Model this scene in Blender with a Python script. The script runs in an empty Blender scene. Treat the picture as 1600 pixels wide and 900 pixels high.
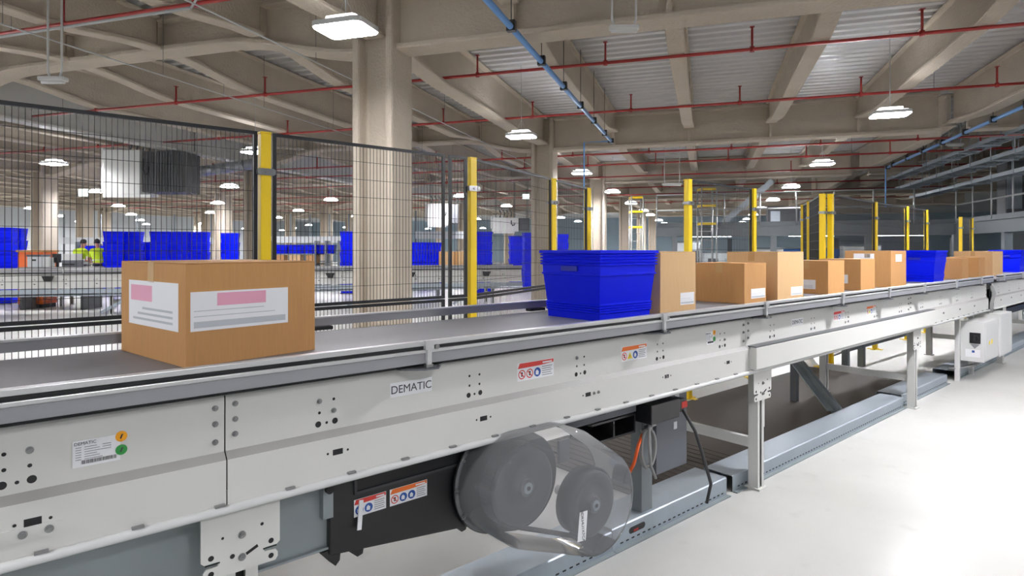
import bpy, math, random
from mathutils import Vector, Matrix
random.seed(7)
C = bpy.context.scene.collection
PI = math.pi

# ------------------------------------------------------------------ materials
MATS = {}
def nmat(name):
    m = bpy.data.materials.new(name); m.use_nodes = True
    nt = m.node_tree; nt.nodes.clear()
    out = nt.nodes.new('ShaderNodeOutputMaterial')
    return m, nt, out
def lin(c):
    return tuple(((v/255.)/12.92 if v/255. <= .04045 else ((v/255.+.055)/1.055)**2.4) for v in c)
def pbr(name, rgb, rough=.5, metal=0., noise=0., nscale=8., bump=0., bscale=60., stretch=None, spec=.5, rough_var=0.):
    """paint / metal with soft procedural colour and height variation (rgb in 0-255 sRGB)"""
    m, nt, out = nmat(name)
    b = nt.nodes.new('ShaderNodeBsdfPrincipled')
    nt.links.new(b.outputs[0], out.inputs[0])
    col = lin(rgb)
    b.inputs['Base Color'].default_value = (*col, 1)
    b.inputs['Roughness'].default_value = rough
    b.inputs['Metallic'].default_value = metal
    b.inputs['Specular IOR Level'].default_value = spec
    if noise or bump or rough_var:
        tc = nt.nodes.new('ShaderNodeTexCoord'); mp = nt.nodes.new('ShaderNodeMapping')
        nt.links.new(tc.outputs['Object'], mp.inputs[0])
        if stretch: mp.inputs['Scale'].default_value = stretch
    if noise or rough_var:
        n = nt.nodes.new('ShaderNodeTexNoise'); n.inputs['Scale'].default_value = nscale; n.inputs['Detail'].default_value = 5
        nt.links.new(mp.outputs[0], n.inputs['Vector'])
    if noise:
        r = nt.nodes.new('ShaderNodeMapRange'); r.inputs['To Min'].default_value = 1-noise; r.inputs['To Max'].default_value = 1+noise
        nt.links.new(n.outputs['Fac'], r.inputs['Value'])
        mx = nt.nodes.new('ShaderNodeVectorMath'); mx.operation = 'SCALE'
        mx.inputs[0].default_value = col
        nt.links.new(r.outputs[0], mx.inputs['Scale']); nt.links.new(mx.outputs[0], b.inputs['Base Color'])
    if rough_var:
        r2 = nt.nodes.new('ShaderNodeMapRange'); r2.inputs['To Min'].default_value = max(0, rough-rough_var); r2.inputs['To Max'].default_value = rough+rough_var
        nt.links.new(n.outputs['Fac'], r2.inputs['Value']); nt.links.new(r2.outputs[0], b.inputs['Roughness'])
    if bump:
        n2 = nt.nodes.new('ShaderNodeTexNoise'); n2.inputs['Scale'].default_value = bscale; n2.inputs['Detail'].default_value = 3
        nt.links.new(mp.outputs[0], n2.inputs['Vector'])
        bp = nt.nodes.new('ShaderNodeBump'); bp.inputs['Strength'].default_value = bump; bp.inputs['Distance'].default_value = .02
        nt.links.new(n2.outputs['Fac'], bp.inputs['Height']); nt.links.new(bp.outputs[0], b.inputs['Normal'])
    MATS[name] = m
    return m
def emis(name, rgb, s):
    m, nt, out = nmat(name)
    e = nt.nodes.new('ShaderNodeEmission'); e.inputs[0].default_value = (*lin(rgb), 1); e.inputs[1].default_value = s
    nt.links.new(e.outputs[0], out.inputs[0]); MATS[name] = m
    return m

LAMP_L = 185.
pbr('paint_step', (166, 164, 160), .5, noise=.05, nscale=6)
pbr('paint', (219, 218, 213), .42, noise=.03, nscale=3, bump=.02, bscale=120)
pbr('paintw', (222, 222, 220), .4, noise=.02, nscale=3)
pbr('alu', (222, 222, 222), .3, .55, noise=.03, nscale=6, stretch=(.3, 8, 8))
pbr('rail_grey', (150, 150, 154), .45, .2, noise=.04, nscale=4, stretch=(.3, 6, 6))
pbr('dark', (18, 18, 20), .6)
pbr('belt', (128, 128, 132), .5, noise=.06, nscale=5, stretch=(.15, 8, 1), bump=.05, bscale=300)
pbr('black', (24, 24, 26), .38, noise=.1, nscale=6)
pbr('rubber', (52, 52, 56), .55, noise=.08, nscale=10)
pbr('galv', (176, 186, 194), .42, .45, noise=.1, nscale=14, rough_var=.1)
pbr('galv_dull', (150, 158, 160), .5, .35, noise=.1, nscale=10)
pbr('bolt', (158, 158, 158), .3, .85)
pbr('grey_box', (92, 95, 102), .5, noise=.04)
pbr('yellow', (252, 214, 30), .4, noise=.04, nscale=6)
pbr('mesh_black', (14, 15, 20), .45)
pbr('white_label', (244, 244, 246), .5)
pbr('grey_print', (140, 140, 145), .6)
pbr('light_print', (196, 200, 204), .6)
pbr('dark_print', (60, 60, 64), .6)
pbr('red', (212, 60, 52), .5)
pbr('pink', (236, 168, 192), .55)
pbr('orange', (238, 118, 42), .5)
pbr('amber', (250, 170, 20), .5)
pbr('green', (40, 140, 60), .5)
pbr('blue_icon', (35, 80, 160), .5)
pbr('warn_yellow', (245, 215, 60), .5)
pbr('tote', (0, 24, 225), .45, noise=.05, nscale=5, spec=.15)
pbr('tote_in', (6, 26, 160), .5)
pbr('tape', (200, 160, 108), .25)
pbr('fireproof', (196, 185, 169), .92, noise=.12, nscale=2.5, bump=.7, bscale=26, spec=.2)
pbr('deck', (234, 234, 234), .34, .4, noise=.12, nscale=1.2, rough_var=.1)
pbr('pipe_red', (150, 36, 30), .45)
pbr('pipe_blue', (112, 158, 214), .35, .2)
pbr('conduit', (196, 198, 198), .4, .5)
pbr('wire', (120, 120, 118), .5, .4)
pbr('steel_grey', (118, 124, 128), .5, .15, noise=.05)
pbr('steel_dark', (96, 98, 102), .5, .2)
pbr('hvac', (232, 232, 228), .45, .2, noise=.04)
pbr('hvac_dark', (74, 74, 74), .55)
pbr('duct', (178, 184, 188), .35, .6, noise=.06)
pbr('wall_paint', (176, 196, 208), .7, noise=.05, nscale=.6)
pbr('wall_white', (210, 214, 216), .7, noise=.03, nscale=.6)
pbr('skin', (186, 132, 104), .55)
pbr('hair', (26, 20, 18), .6)
pbr('hivis', (204, 232, 40), .6)
pbr('navy', (28, 34, 62), .7)
pbr('silver_tape', (215, 218, 220), .3)
pbr('orange_steel', (226, 104, 40), .45)
pbr('table', (120, 116, 112), .5)
pbr('cable', (44, 44, 46), .5)
pbr('cable_grey', (150, 150, 148), .5)
pbr('cable_orange', (232, 96, 30), .45)
pbr('cable_yellow', (216, 196, 30), .45)
pbr('blue_panel', (50, 110, 190), .5)
pbr('screen', (20, 22, 26), .2)
emis('lamp', (250, 250, 255), LAMP_L)
emis('lamp_aisle', (250, 250, 255), LAMP_L*2.3)
emis('lamp_hall', (250, 250, 255), LAMP_L*1.7)
emis('deck_fill', (250, 250, 255), LAMP_L*.16)  # added glow on the lamp tops that brightens the deck
emis('sign_lit', (235, 250, 245), 2.5)

def mat_card(name, rgb):
    m, nt, out = nmat(name)
    b = nt.nodes.new('ShaderNodeBsdfPrincipled'); nt.links.new(b.outputs[0], out.inputs[0])
    b.inputs['Roughness'].default_value = .78; b.inputs['Specular IOR Level'].default_value = .25
    tc = nt.nodes.new('ShaderNodeTexCoord')
    mp = nt.nodes.new('ShaderNodeMapping'); mp.inputs['Scale'].default_value = (40, 40, 3)
    nt.links.new(tc.outputs['Object'], mp.inputs[0])
    n = nt.nodes.new('ShaderNodeTexNoise'); n.inputs['Scale'].default_value = 3; n.inputs['Detail'].default_value = 4
    nt.links.new(mp.outputs[0], n.inputs['Vector'])
    r = nt.nodes.new('ShaderNodeValToRGB')
    c = lin(rgb)
    r.color_ramp.elements[0].color = (c[0]*.88, c[1]*.88, c[2]*.86, 1); r.color_ramp.elements[1].color = (c[0]*1.1, c[1]*1.1, c[2]*1.1, 1)
    nt.links.new(n.outputs['Fac'], r.inputs[0]); nt.links.new(r.outputs[0], b.inputs['Base Color'])
    MATS[name] = m
mat_card('card', (196, 147, 96))
mat_card('card_light', (216, 178, 132))

def mat_floor():
    m, nt, out = nmat('floor')
    b = nt.nodes.new('ShaderNodeBsdfPrincipled'); nt.links.new(b.outputs[0], out.inputs[0])
    tc = nt.nodes.new('ShaderNodeTexCoord')
    n = nt.nodes.new('ShaderNodeTexNoise'); n.inputs['Scale'].default_value = .9; n.inputs['Detail'].default_value = 8
    nt.links.new(tc.outputs['Object'], n.inputs['Vector'])
    r = nt.nodes.new('ShaderNodeValToRGB')
    r.color_ramp.elements[0].position = .3; r.color_ramp.elements[0].color = (*lin((197, 196, 191)), 1)
    r.color_ramp.elements[1].position = .7; r.color_ramp.elements[1].color = (*lin((214, 213, 209)), 1)
    nt.links.new(n.outputs['Fac'], r.inputs[0])
    n3 = nt.nodes.new('ShaderNodeTexNoise'); n3.inputs['Scale'].default_value = 5; n3.inputs['Detail'].default_value = 6
    nt.links.new(tc.outputs['Object'], n3.inputs['Vector'])
    r3 = nt.nodes.new('ShaderNodeMapRange'); r3.inputs['From Min'].default_value = .62; r3.inputs['From Max'].default_value = .75
    r3.inputs['To Min'].default_value = 1; r3.inputs['To Max'].default_value = .9
    nt.links.new(n3.outputs['Fac'], r3.inputs['Value'])
    mx = nt.nodes.new('ShaderNodeVectorMath'); mx.operation = 'SCALE'
    nt.links.new(r.outputs[0], mx.inputs[0]); nt.links.new(r3.outputs[0], mx.inputs['Scale'])
    nt.links.new(mx.outputs[0], b.inputs['Base Color'])
    b.inputs['Roughness'].default_value = .38
    n2 = nt.nodes.new('ShaderNodeTexNoise'); n2.inputs['Scale'].default_value = 4
    nt.links.new(tc.outputs['Object'], n2.inputs['Vector'])
    bp = nt.nodes.new('ShaderNodeBump'); bp.inputs['Strength'].default_value = .06
    nt.links.new(n2.outputs['Fac'], bp.inputs['Height']); nt.links.new(bp.outputs[0], b.inputs['Normal'])
    MATS['floor'] = m
mat_floor()

def mat_clear():
    m, nt, out = nmat('clear_guard')
    t = nt.nodes.new('ShaderNodeBsdfTransparent'); t.inputs[0].default_value = (.93, .94, .95, 1)
    g = nt.nodes.new('ShaderNodeBsdfGlossy'); g.inputs['Roughness'].default_value = .12
    d = nt.nodes.new('ShaderNodeBsdfDiffuse'); d.inputs[0].default_value = (.74, .75, .78, 1)
    tc = nt.nodes.new('ShaderNodeTexCoord')
    n = nt.nodes.new('ShaderNodeTexNoise'); n.inputs['Scale'].default_value = 4; n.inputs['Detail'].default_value = 8
    nt.links.new(tc.outputs['Object'], n.inputs['Vector'])
    r = nt.nodes.new('ShaderNodeMapRange'); r.inputs['To Min'].default_value = .17; r.inputs['To Max'].default_value = .26
    nt.links.new(n.outputs['Fac'], r.inputs['Value'])
    m1 = nt.nodes.new('ShaderNodeMixShader'); nt.links.new(r.outputs[0], m1.inputs[0])
    nt.links.new(t.outputs[0], m1.inputs[1]); nt.links.new(d.outputs[0], m1.inputs[2])
    lw = nt.nodes.new('ShaderNodeLayerWeight'); lw.inputs[0].default_value = .25
    m2 = nt.nodes.new('ShaderNodeMixShader'); nt.links.new(lw.outputs['Fresnel'], m2.inputs[0])
    nt.links.new(m1.outputs[0], m2.inputs[1]); nt.links.new(g.outputs[0], m2.inputs[2])
    nt.links.new(m2.outputs[0], out.inputs[0]); MATS['clear_guard'] = m
mat_clear()

# ------------------------------------------------------------------ frames and mesh builder
class Fr:
    def __init__(s, ox, oy, ang): s.o = Vector((ox, oy, 0)); s.a = ang; s.R = Matrix.Rotation(ang, 3, 'Z')
    def w(s, p): return s.o + s.R @ Vector(p)
W = Fr(0, 0, 0)
DX, DY = 1111., 950.
CV = Fr(0, 0, math.atan2(DY, DX))                 # x runs along the conveyor, y away from the photographer
BD = Fr(-1.70, 8.0, -math.radians(17.7))          # building grid: origin at the big column, y along the bays
FPX = 950.; EYE = 1.5; HOR = 389.
def CF(px, py, y):                                # a spot on a plane y = const of the conveyor frame -> (x, z)
    r = (px-800)/FPX
    c, s = math.cos(CV.a), math.sin(CV.a)
    Y = y/(c-s*r)
    return Y*(c*r+s), EYE-(py-HOR)*Y/FPX

class MB:
    def __init__(s, o=(0, 0, 0)):
        s.v = []; s.f = []; s.m = []; s.sm = []; s.o = Vector(o)
    def V(s, p): s.v.append(tuple(Vector(p)-s.o)); return len(s.v)-1
    def F(s, idx, m=0, sm=False): s.f.append(tuple(idx)); s.m.append(m); s.sm.append(sm)
    def box(s, x0, x1, y0, y1, z0, z1, m=0):
        if x1 < x0: x0, x1 = x1, x0
        if y1 < y0: y0, y1 = y1, y0
        if z1 < z0: z0, z1 = z1, z0
        i = [s.V(p) for p in ((x0,y0,z0),(x1,y0,z0),(x1,y1,z0),(x0,y1,z0),(x0,y0,z1),(x1,y0,z1),(x1,y1,z1),(x0,y1,z1))]
        for q in ((0,3,2,1),(4,5,6,7),(0,1,5,4),(1,2,6,5),(2,3,7,6),(3,0,4,7)): s.F([i[k] for k in q], m)
        return s
    def prism(s, poly, ax, a0, a1, m=0, sm=False):
        """poly of 2-d points, extruded along axis ax ('x': (y,z), 'y': (x,z), 'z': (x,y))"""
        def P(q, a):
            return (a, q[0], q[1]) if ax == 'x' else ((q[0], a, q[1]) if ax == 'y' else (q[0], q[1], a))
        n = len(poly)
        i0 = [s.V(P(q, a0)) for q in poly]; i1 = [s.V(P(q, a1)) for q in poly]
        area = sum(poly[k][0]*poly[(k+1) % n][1]-poly[(k+1) % n][0]*poly[k][1] for k in range(n))
        flip = (area > 0) != (ax == 'y')
        if a1 < a0: flip = not flip
        def put(ids, smx=False): s.F(ids if flip else ids[::-1], m, smx)
        put(i0[::-1]); put(i1)
        for k in range(n):
            j = (k+1) % n
            put([i0[k], i0[j], i1[j], i1[k]], sm)
        return s
    def strip(s, pts, ax, a0, a1, t, m=0):
        """thin folded sheet: open polyline pts thickened by t, extruded along ax"""
        n = len(pts); off = []
        for k in range(n):
            d = Vector(pts[min(k+1, n-1)])-Vector(pts[max(k-1, 0)]); d.normalize()
            off.append((pts[k][0]-d[1]*t, pts[k][1]+d[0]*t))
        return s.prism(list(pts)+off[::-1], ax, a0, a1, m)
    def cyl(s, p0, p1, r, n=16, r1=None, m=0, caps=True, sm=True):
        p0, p1 = Vector(p0), Vector(p1); d = (p1-p0).normalized()
        u = d.orthogonal().normalized(); w = d.cross(u); r1 = r if r1 is None else r1
        a = [s.V(p0+(u*math.cos(2*PI*k/n)+w*math.sin(2*PI*k/n))*r) for k in range(n)]
        b = [s.V(p1+(u*math.cos(2*PI*k/n)+w*math.sin(2*PI*k/n))*r1) for k in range(n)]
        for k in range(n): j = (k+1) % n; s.F([a[k], a[j], b[j], b[k]], m, sm)
        if caps: s.F(a[::-1], m); s.F(b, m)
        return s
    def disc(s, c, nrm, r, n=16, m=0):
        c = Vector(c); d = Vector(nrm).normalized(); u = d.orthogonal().normalized(); w = d.cross(u)
        s.F([s.V(c+(u*math.cos(2*PI*k/n)+w*math.sin(2*PI*k/n))*r) for k in range(n)], m)
        return s
    def tube(s, pts, r, n=8, m=0):
        pts = [Vector(p) for p in pts]; rings = []; u = None
        for k, p in enumerate(pts):
            d = (pts[min(k+1, len(pts)-1)]-pts[max(k-1, 0)]).normalized()
            if u is None: u = d.orthogonal().normalized()
            u = (u-d*u.dot(d)).normalized(); w = d.cross(u)
            rings.append([s.V(p+(u*math.cos(2*PI*q/n)+w*math.sin(2*PI*q/n))*r) for q in range(n)])
        for a, b in zip(rings, rings[1:]):
            for q in range(n): j = (q+1) % n; s.F([a[q], a[j], b[j], b[q]], m, True)
        s.F(rings[0][::-1], m); s.F(rings[-1], m)
        return s
    def bar(s, p0, p1, a, b, up=(0, 0, 1), m=0):
        """rectangular bar from p0 to p1, a wide sideways, b along up"""
        p0, p1 = Vector(p0), Vector(p1); d = (p1-p0).normalized(); u = Vector(up)
        sd = d.cross(u).normalized(); u = sd.cross(d).normalized()
        i = [s.V(p+sd*x*a/2+u*y*b/2) for p in (p0, p1) for x, y in ((-1,-1),(1,-1),(1,1),(-1,1))]
        for q in ((0,1,2,3),(7,6,5,4),(0,4,5,1),(1,5,6,2),(2,6,7,3),(3,7,4,0)): s.F([i[k] for k in q], m)
        return s
    def mesh(s, name, mats):
        me = bpy.data.meshes.new(name); me.from_pydata(s.v, [], s.f); me.update()
        for mm in (mats if isinstance(mats, (list, tuple)) else [mats]): me.materials.append(MATS[mm])
        me.polygons.foreach_set('material_index', s.m); me.polygons.foreach_set('use_smooth', s.sm)
        return me
    def build(s, name, mats, parent=None, bevel=0., seg=2):
        o = bpy.data.objects.new(name, s.mesh(name, mats)); C.objects.link(o)
        if parent: o.parent = parent
        if bevel: addbevel(o, bevel, seg)
        return o
def addbevel(o, w, seg=2):
    b = o.modifiers.new('bevel', 'BEVEL'); b.width = w; b.segments = seg; b.limit_method = 'ANGLE'; b.angle_limit = math.radians(40)
    b.harden_normals = False
def tag(o, label, cat, group=None, kind=None):
    o['label'] = label; o['category'] = cat
    if group: o['group'] = group
    if kind: o['kind'] = kind
    return o
def thing(name, label, cat, fr, o, group=None, rz=0.):
    e = bpy.data.objects.new(name, None); C.objects.link(e); e.empty_display_size = .1
    e.location = fr.w(o); e.rotation_euler = (0, 0, fr.a+rz)
    return tag(e, label, cat, group)
def solo(name, mb, mats, label, cat, fr, o=(0, 0, 0), group=None, bevel=0., rz=0.):
    ob = mb.build(name, mats, None, bevel); ob.location = fr.w(o); ob.rotation_euler = (0, 0, fr.a+rz)
    return tag(ob, label, cat, group)
def struct(name, mb, mats, fr):
    ob = mb.build(name, mats); ob.location = fr.o; ob.rotation_euler = (0, 0, fr.a); ob['kind'] = 'structure'
    return ob
def dup(src, loc, rz, label, group=None):
    r = src.copy(); C.objects.link(r); r.location = loc; r.rotation_euler = (0, 0, rz); r['label'] = label
    if group: r['group'] = group
    def rec(a, b):
        for ch in list(a.children):
            if ch == b: continue
            c = ch.copy(); C.objects.link(c); c.parent = b; rec(ch, c)
    rec(src, r)
    return r
ORD = ['first', 'second', 'third', 'fourth', 'fifth', 'sixth', 'seventh', 'eighth', 'ninth', 'tenth', 'eleventh', 'twelfth']

def lettering(parent, text, x, y, z, h, mat, name='lettering', roll=0., bold=0.):
    cu = bpy.data.curves.new(name, 'FONT'); cu.body = text; cu.size = h*1.38; cu.align_x = 'CENTER'; cu.align_y = 'CENTER'
    cu.extrude = .0003; cu.offset = bold
    t = bpy.data.objects.new(name, cu); C.objects.link(t)
    dg = bpy.context.evaluated_depsgraph_get(); me = bpy.data.meshes.new_from_object(t.evaluated_get(dg))
    C.objects.unlink(t); bpy.data.objects.remove(t)
    me.materials.clear(); me.materials.append(MATS[mat])
    me.transform(Matrix.Translation((x, y, z)) @ Matrix.Rotation(roll, 4, 'Y') @ Matrix.Rotation(PI/2, 4, 'X'))
    o = bpy.data.objects.new(name, me); C.objects.link(o); o.parent = parent
    return o

BOLT = None
def bolt(parent, x, y, z, r=.010, name='bolt'):
    """hex bolt on a washer whose head points towards -y"""
    global BOLT
    if BOLT is None:
        b = MB(); b.cyl((0, 0, 0), (0, -.25, 0), 1., 14); b.cyl((0, -.25, 0), (0, -.85, 0), .66, 6, sm=False); b.cyl((0, -.85, 0), (0, -1.1, 0), .3, 8)
        BOLT = b.mesh('bolt', 'bolt')
    o = bpy.data.objects.new(name, BOLT); C.objects.link(o); o.parent = parent; o.location = (x, y, z); o.scale = (r, r, r)
    return o

# ------------------------------------------------------------------ stickers
def warning_label(parent, x0, x1, z0, z1, y, head, icons, loc=True):
    b = MB(); b.box(x0, x1, y-.0012, y, z0, z1)
    p = b.build('warning_label', 'white_label', parent)
    p['label'] = 'white warning sticker with a coloured header and round icons'
    w, h = x1-x0, z1-z0
    b = MB(); b.prism([(x0+.01*w, z1-.3*h), (x0+.06*w, z1-.02*h), (x1-.01*w, z1-.02*h), (x1-.01*w, z1-.2*h), (x0+.6*w, z1-.28*h)], 'y', y-.0016, y-.001)
    b.build('header_band', head, p)
    b = MB(); b.box(x0+.68*w, x1-.06*w, y-.0021, y-.0016, z1-.19*h, z1-.1*h); b.build('header_print', 'white_label', p)
    ir = .26*h
    for k, ic in enumerate(icons):
        cx, cz = x0+ir*1.25+k*ir*2.25, z0+.36*h
        ib = MB()
        if ic == 'tri':
            ib.prism([(cx-ir, cz-ir*.8), (cx+ir, cz-ir*.8), (cx, cz+ir*.9)], 'y', y-.0018, y-.001, 0)
            ib.box(cx-ir*.1, cx+ir*.1, y-.002, y-.0015, cz-ir*.5, cz+ir*.3, 1)
            ib.build('icon', ['warn_yellow', 'dark_print'], p)
        elif ic == 'red':
            n = 20
            for q in range(n):
                a0, a1 = 2*PI*q/n, 2*PI*(q+1)/n
                i = [ib.V((cx+math.cos(a)*rr, y-.0018, cz+math.sin(a)*rr)) for a, rr in ((a0, ir), (a1, ir), (a1, ir*.78), (a0, ir*.78))]
                ib.F(i, 0)
            ib.bar((cx-ir*.6, y-.0018, cz+ir*.6), (cx+ir*.6, y-.0018, cz-ir*.6), .0006, ir*.2, m=0)
            ib.box(cx-ir*.2, cx+ir*.25, y-.0017, y-.0012, cz-ir*.45, cz+ir*.5, 1)
            ib.build('icon', ['red', 'dark_print'], p)
        else:
            ib.disc((cx, y-.0018, cz), (0, -1, 0), ir, 20, 0)
            ib.prism([(cx-ir*.5, cz-ir*.5), (cx+ir*.3, cz-ir*.6), (cx+ir*.4, cz+ir*.1), (cx-ir*.1, cz+ir*.55), (cx-ir*.5, cz+ir*.2)], 'y', y-.0022, y-.0017, 1)
            ib.build('icon', ['blue_icon', 'white_label'], p)
    tx = x0+ir*.4+len(icons)*ir*2.25
    b = MB()
    for k in range(5):
        zz = z1-h*(.38+.12*k); b.box(tx, x1-.05*w-.03*w*(k % 2), y-.0018, y-.0012, zz-.018*h, zz+.018*h)
    b.build('text_lines', 'grey_print', p)
    return p
def data_plate(parent, x0, x1, z0, z1, y, dots=True, word='DEMATIC'):
    w, h = x1-x0, z1-z0
    b = MB(); b.box(x0, x1, y-.0012, y, z0, z1); p = b.build('data_plate', 'white_label', parent)
    p['label'] = 'white printed data sticker with a barcode'
    lettering(p, word, x0+.26*w, y-.0016, z1-.13*h, h*.12, 'dark_print')
    b = MB()
    for k in range(6):
        zz = z1-h*(.27+.09*k)
        b.box(x0+.06*w, x0+.18*w, y-.0018, y-.0012, zz-.012*h, zz+.012*h)
        b.box(x0+.24*w, x0+(.5+.06*(k % 3))*w, y-.0018, y-.0012, zz-.012*h, zz+.012*h)
        if k < 3: b.box(x0+.62*w, x0+.8*w, y-.0018, y-.0012, zz-.012*h, zz+.012*h)
    b.build('text_lines', 'grey_print', p)
    b = MB(); x = x0+.18*w
    rr = random.Random(3)
    while x < x0+.92*w:
        t = w*rr.choice([.008, .014, .02]); b.box(x, x+t, y-.0018, y-.0012, z0+.1*h, z0+.24*h); x += t+w*.012
    b.build('barcode', 'dark_print', p)
    if dots:
        for zc, mt, nm in ((z1-.1*h, 'amber', 'amber_dot'), (z0+.38*h, 'green', 'green_dot')):
            b = MB(); b.cyl((x1+.02*w, y, zc), (x1+.02*w, y-.002, zc), h*.2, 22); dd = b.build(nm, mt, p)
            b = MB(); b.bar((x1+.02*w-h*.03, y-.0024, zc-h*.08), (x1+.02*w+h*.04, y-.0024, zc+h*.09), .0006, h*.05); b.build('tick_mark', 'dark_print', dd)
    return p

# ------------------------------------------------------------------ conveyor
def hole_group(b, x, y, z, m, bolts=()):
    """the punched pattern of the side panels; returns the bolt spots"""
    sp = [(-.024, 0), (.024, .0), (-.024, -.037), (.024, -.037)]
    for k, (dx, dzz) in enumerate(sp):
        if k in bolts: continue
        b.disc((x+dx, y, z+dzz), (0, -1, 0), .0048, 12, m)
    b.disc((x-.028, y, z-.073), (0, -1, 0), .0098, 18, m); b.disc((x+.028, y, z-.071), (0, -1, 0), .0098, 18, m)
    b.disc((x, y, z-.072), (0, -1, 0), .0045, 12, m)
    return [(x+sp[k][0], z+sp[k][1]) for k in bolts]
def panel_profile(yf, dz, step=.02):
    return [(yf+.035, 1.078+dz), (yf+.003, 1.078+dz), (yf, 1.072+dz), (yf, .917+dz), (yf-step, .897+dz), (yf-step, .768+dz), (yf-step+.004, .762+dz), (yf+.03, .762+dz)]
def conveyor(root, o, joints, yf, dz, brackets, legs, groups, near=True, step=.02, far_legs=True, width=.83):
    x0, x1 = joints[0], joints[-1]
    for a, bb in zip(joints, joints[1:]):
        b = MB(o); b.strip(panel_profile(yf, dz, step), 'x', a+.0018, bb-.0018, .003)
        spots = []
        for gx, bl in groups:
            if a+.05 < gx < bb-.05:
                spots += [(q, yf) for q in hole_group(b, gx, yf-.0006, 1.015+dz, 1, bl)]
                b.box(gx+.012, gx+.046, yf-step-.0006, yf-step+.0002, .839+dz, .857+dz, 1)
                b.disc((gx-.005, yf-step-.0006, .848+dz), (0, -1, 0), .004, 10, 1); b.disc((gx+.063, yf-step-.0006, .848+dz), (0, -1, 0), .004, 10, 1)
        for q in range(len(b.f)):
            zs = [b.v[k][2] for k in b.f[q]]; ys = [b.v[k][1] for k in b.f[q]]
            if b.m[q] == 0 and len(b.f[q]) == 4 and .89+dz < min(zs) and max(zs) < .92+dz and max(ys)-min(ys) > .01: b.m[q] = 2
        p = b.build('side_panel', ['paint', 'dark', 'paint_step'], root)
        if near:
            for (q, yy) in spots: bolt(p, q[0]-o[0], yy-o[1], q[1]-o[2], .0085)
            for xx, zs in ((bb-.026, (1.045, 1.0, .948)), (a+.028, (1.05, 1.005, .962))):
                for zz in zs: bolt(p, xx-o[0], yf-o[1], zz+dz-o[2], .0085)
        b = MB(o); b.strip([(yf+width+.05, .77+dz), (yf+width+.05, 1.075+dz), (yf+width+.015, 1.075+dz)], 'x', a+.002, bb-.002, .003)
        b.build('rear_panel', 'paint', root)
    # inner frame that shows dark through the seams, bed and belt
    b = MB(o); b.box(x0, x1, yf+.012, yf+.03, .80+dz, 1.07+dz); b.build('inner_frame', 'dark', root)
    b = MB(o); b.box(x0, x1, yf+.045, yf+width, 1.06+dz, 1.108+dz); b.box(x0, x1, yf+.06, yf+width-.02, .80+dz, .84+dz); b.build('slider_bed', 'steel_dark', root)
    b = MB(o); b.prism([(yf+.0, 1.112+dz), (yf-.01, 1.118+dz), (yf+.0, 1.122+dz), (yf+width-.004, 1.122+dz), (yf+width, 1.117+dz), (yf+width-.004, 1.112+dz)], 'x', x0, x1)
    b.build('belt', 'belt', root)
    # lip along the lower edge of the panels
    b = MB(o); b.tube([(x0, yf-step-.004, .757+dz), (x1, yf-step-.004, .757+dz)], .0125, 12)
    p = b.build('lower_lip', 'paintw', root)
    if near:
        x = x0+.12; b = MB(o)
        while x < x1:
            b.box(x-.014, x+.014, yf-step-.012, yf-step+.0, .7695+dz, .775+dz); x += .2
        b.build('lip_clips', 'bolt', p)
    # black strip painting the shade in the gap under the guide rail
    b = MB(o); b.box(x0, x1, yf-.035, yf+.02, 1.088+dz, 1.104+dz); b.build('gap_shade', 'dark', root)
    # guide rails: near one with two ribs and a slot over a grey skirt
    yr = yf-.075
    b = MB(o)
    b.box(x0, x1, yr, yr+.03, 1.164+dz, 1.18+dz, 0); b.box(x0, x1, yr+.008, yr+.03, 1.151+dz, 1.164+dz, 1); b.box(x0, x1, yr, yr+.03, 1.139+dz, 1.151+dz, 0)
    b.box(x0, x1, yr+.004, yr+.03, 1.102+dz, 1.139+dz, 2)
    b.build('guide_rail', ['alu', 'dark', 'rail_grey'], root, bevel=.002)
    yq = yf+width+.045
    b = MB(o); b.box(x0, x1, yq, yq+.022, 1.139+dz, 1.181+dz); b.box(x0, x1, yq-.004, yq+.026, 1.176+dz, 1.183+dz, 1)
    b.build('rear_guide_rail', ['rail_grey', 'alu'], root)
    for k, xb in enumerate(brackets):
        b = MB(o)
        b.box(xb-.017, xb+.017, yr-.012, yr+.004, 1.152+dz, 1.182+dz, 0)
        b.box(xb-.009, xb+.009, yr-.009, yr+.003, 1.098+dz, 1.155+dz, 0)
        b.box(xb-.014, xb+.014, yr-.012, yr+.006, 1.09+dz, 1.1+dz, 1)
        b.prism([(xb-.1, yf+.01), (xb-.085, yf-.045), (xb-.02, yr-.022), (xb+.03, yr-.022), (xb+.07, yf-.05), (xb+.08, yf+.01)], 'z', 1.083+dz, 1.089+dz, 2)
        p = b.build('rail_bracket', ['alu', 'bolt', 'steel_dark'], root)
        if near:
            b = MB(o); b.cyl((xb+.035, yr+.002, 1.158+dz), (xb+.035, yr-.006, 1.158+dz), .0085, 14); b.build('clamp_screw', 'bolt', p)
        b = MB(o); b.box(xb-.06, xb+.06, yq-.04, yq+.004, 1.125+dz, 1.14+dz); b.build('rear_rail_bracket', 'dark', root)
    for xl in legs: leg(root, o, xl, yf, dz, near); (leg(root, o, xl, yf+width-.03, dz, False, True) if far_legs else None)
    for xl in legs:
        b = MB(o); b.box(xl-.02, xl+.02, yf+.06, yf+width-.02, .25, .31); b.build('cross_tie', 'paint', root)
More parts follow.
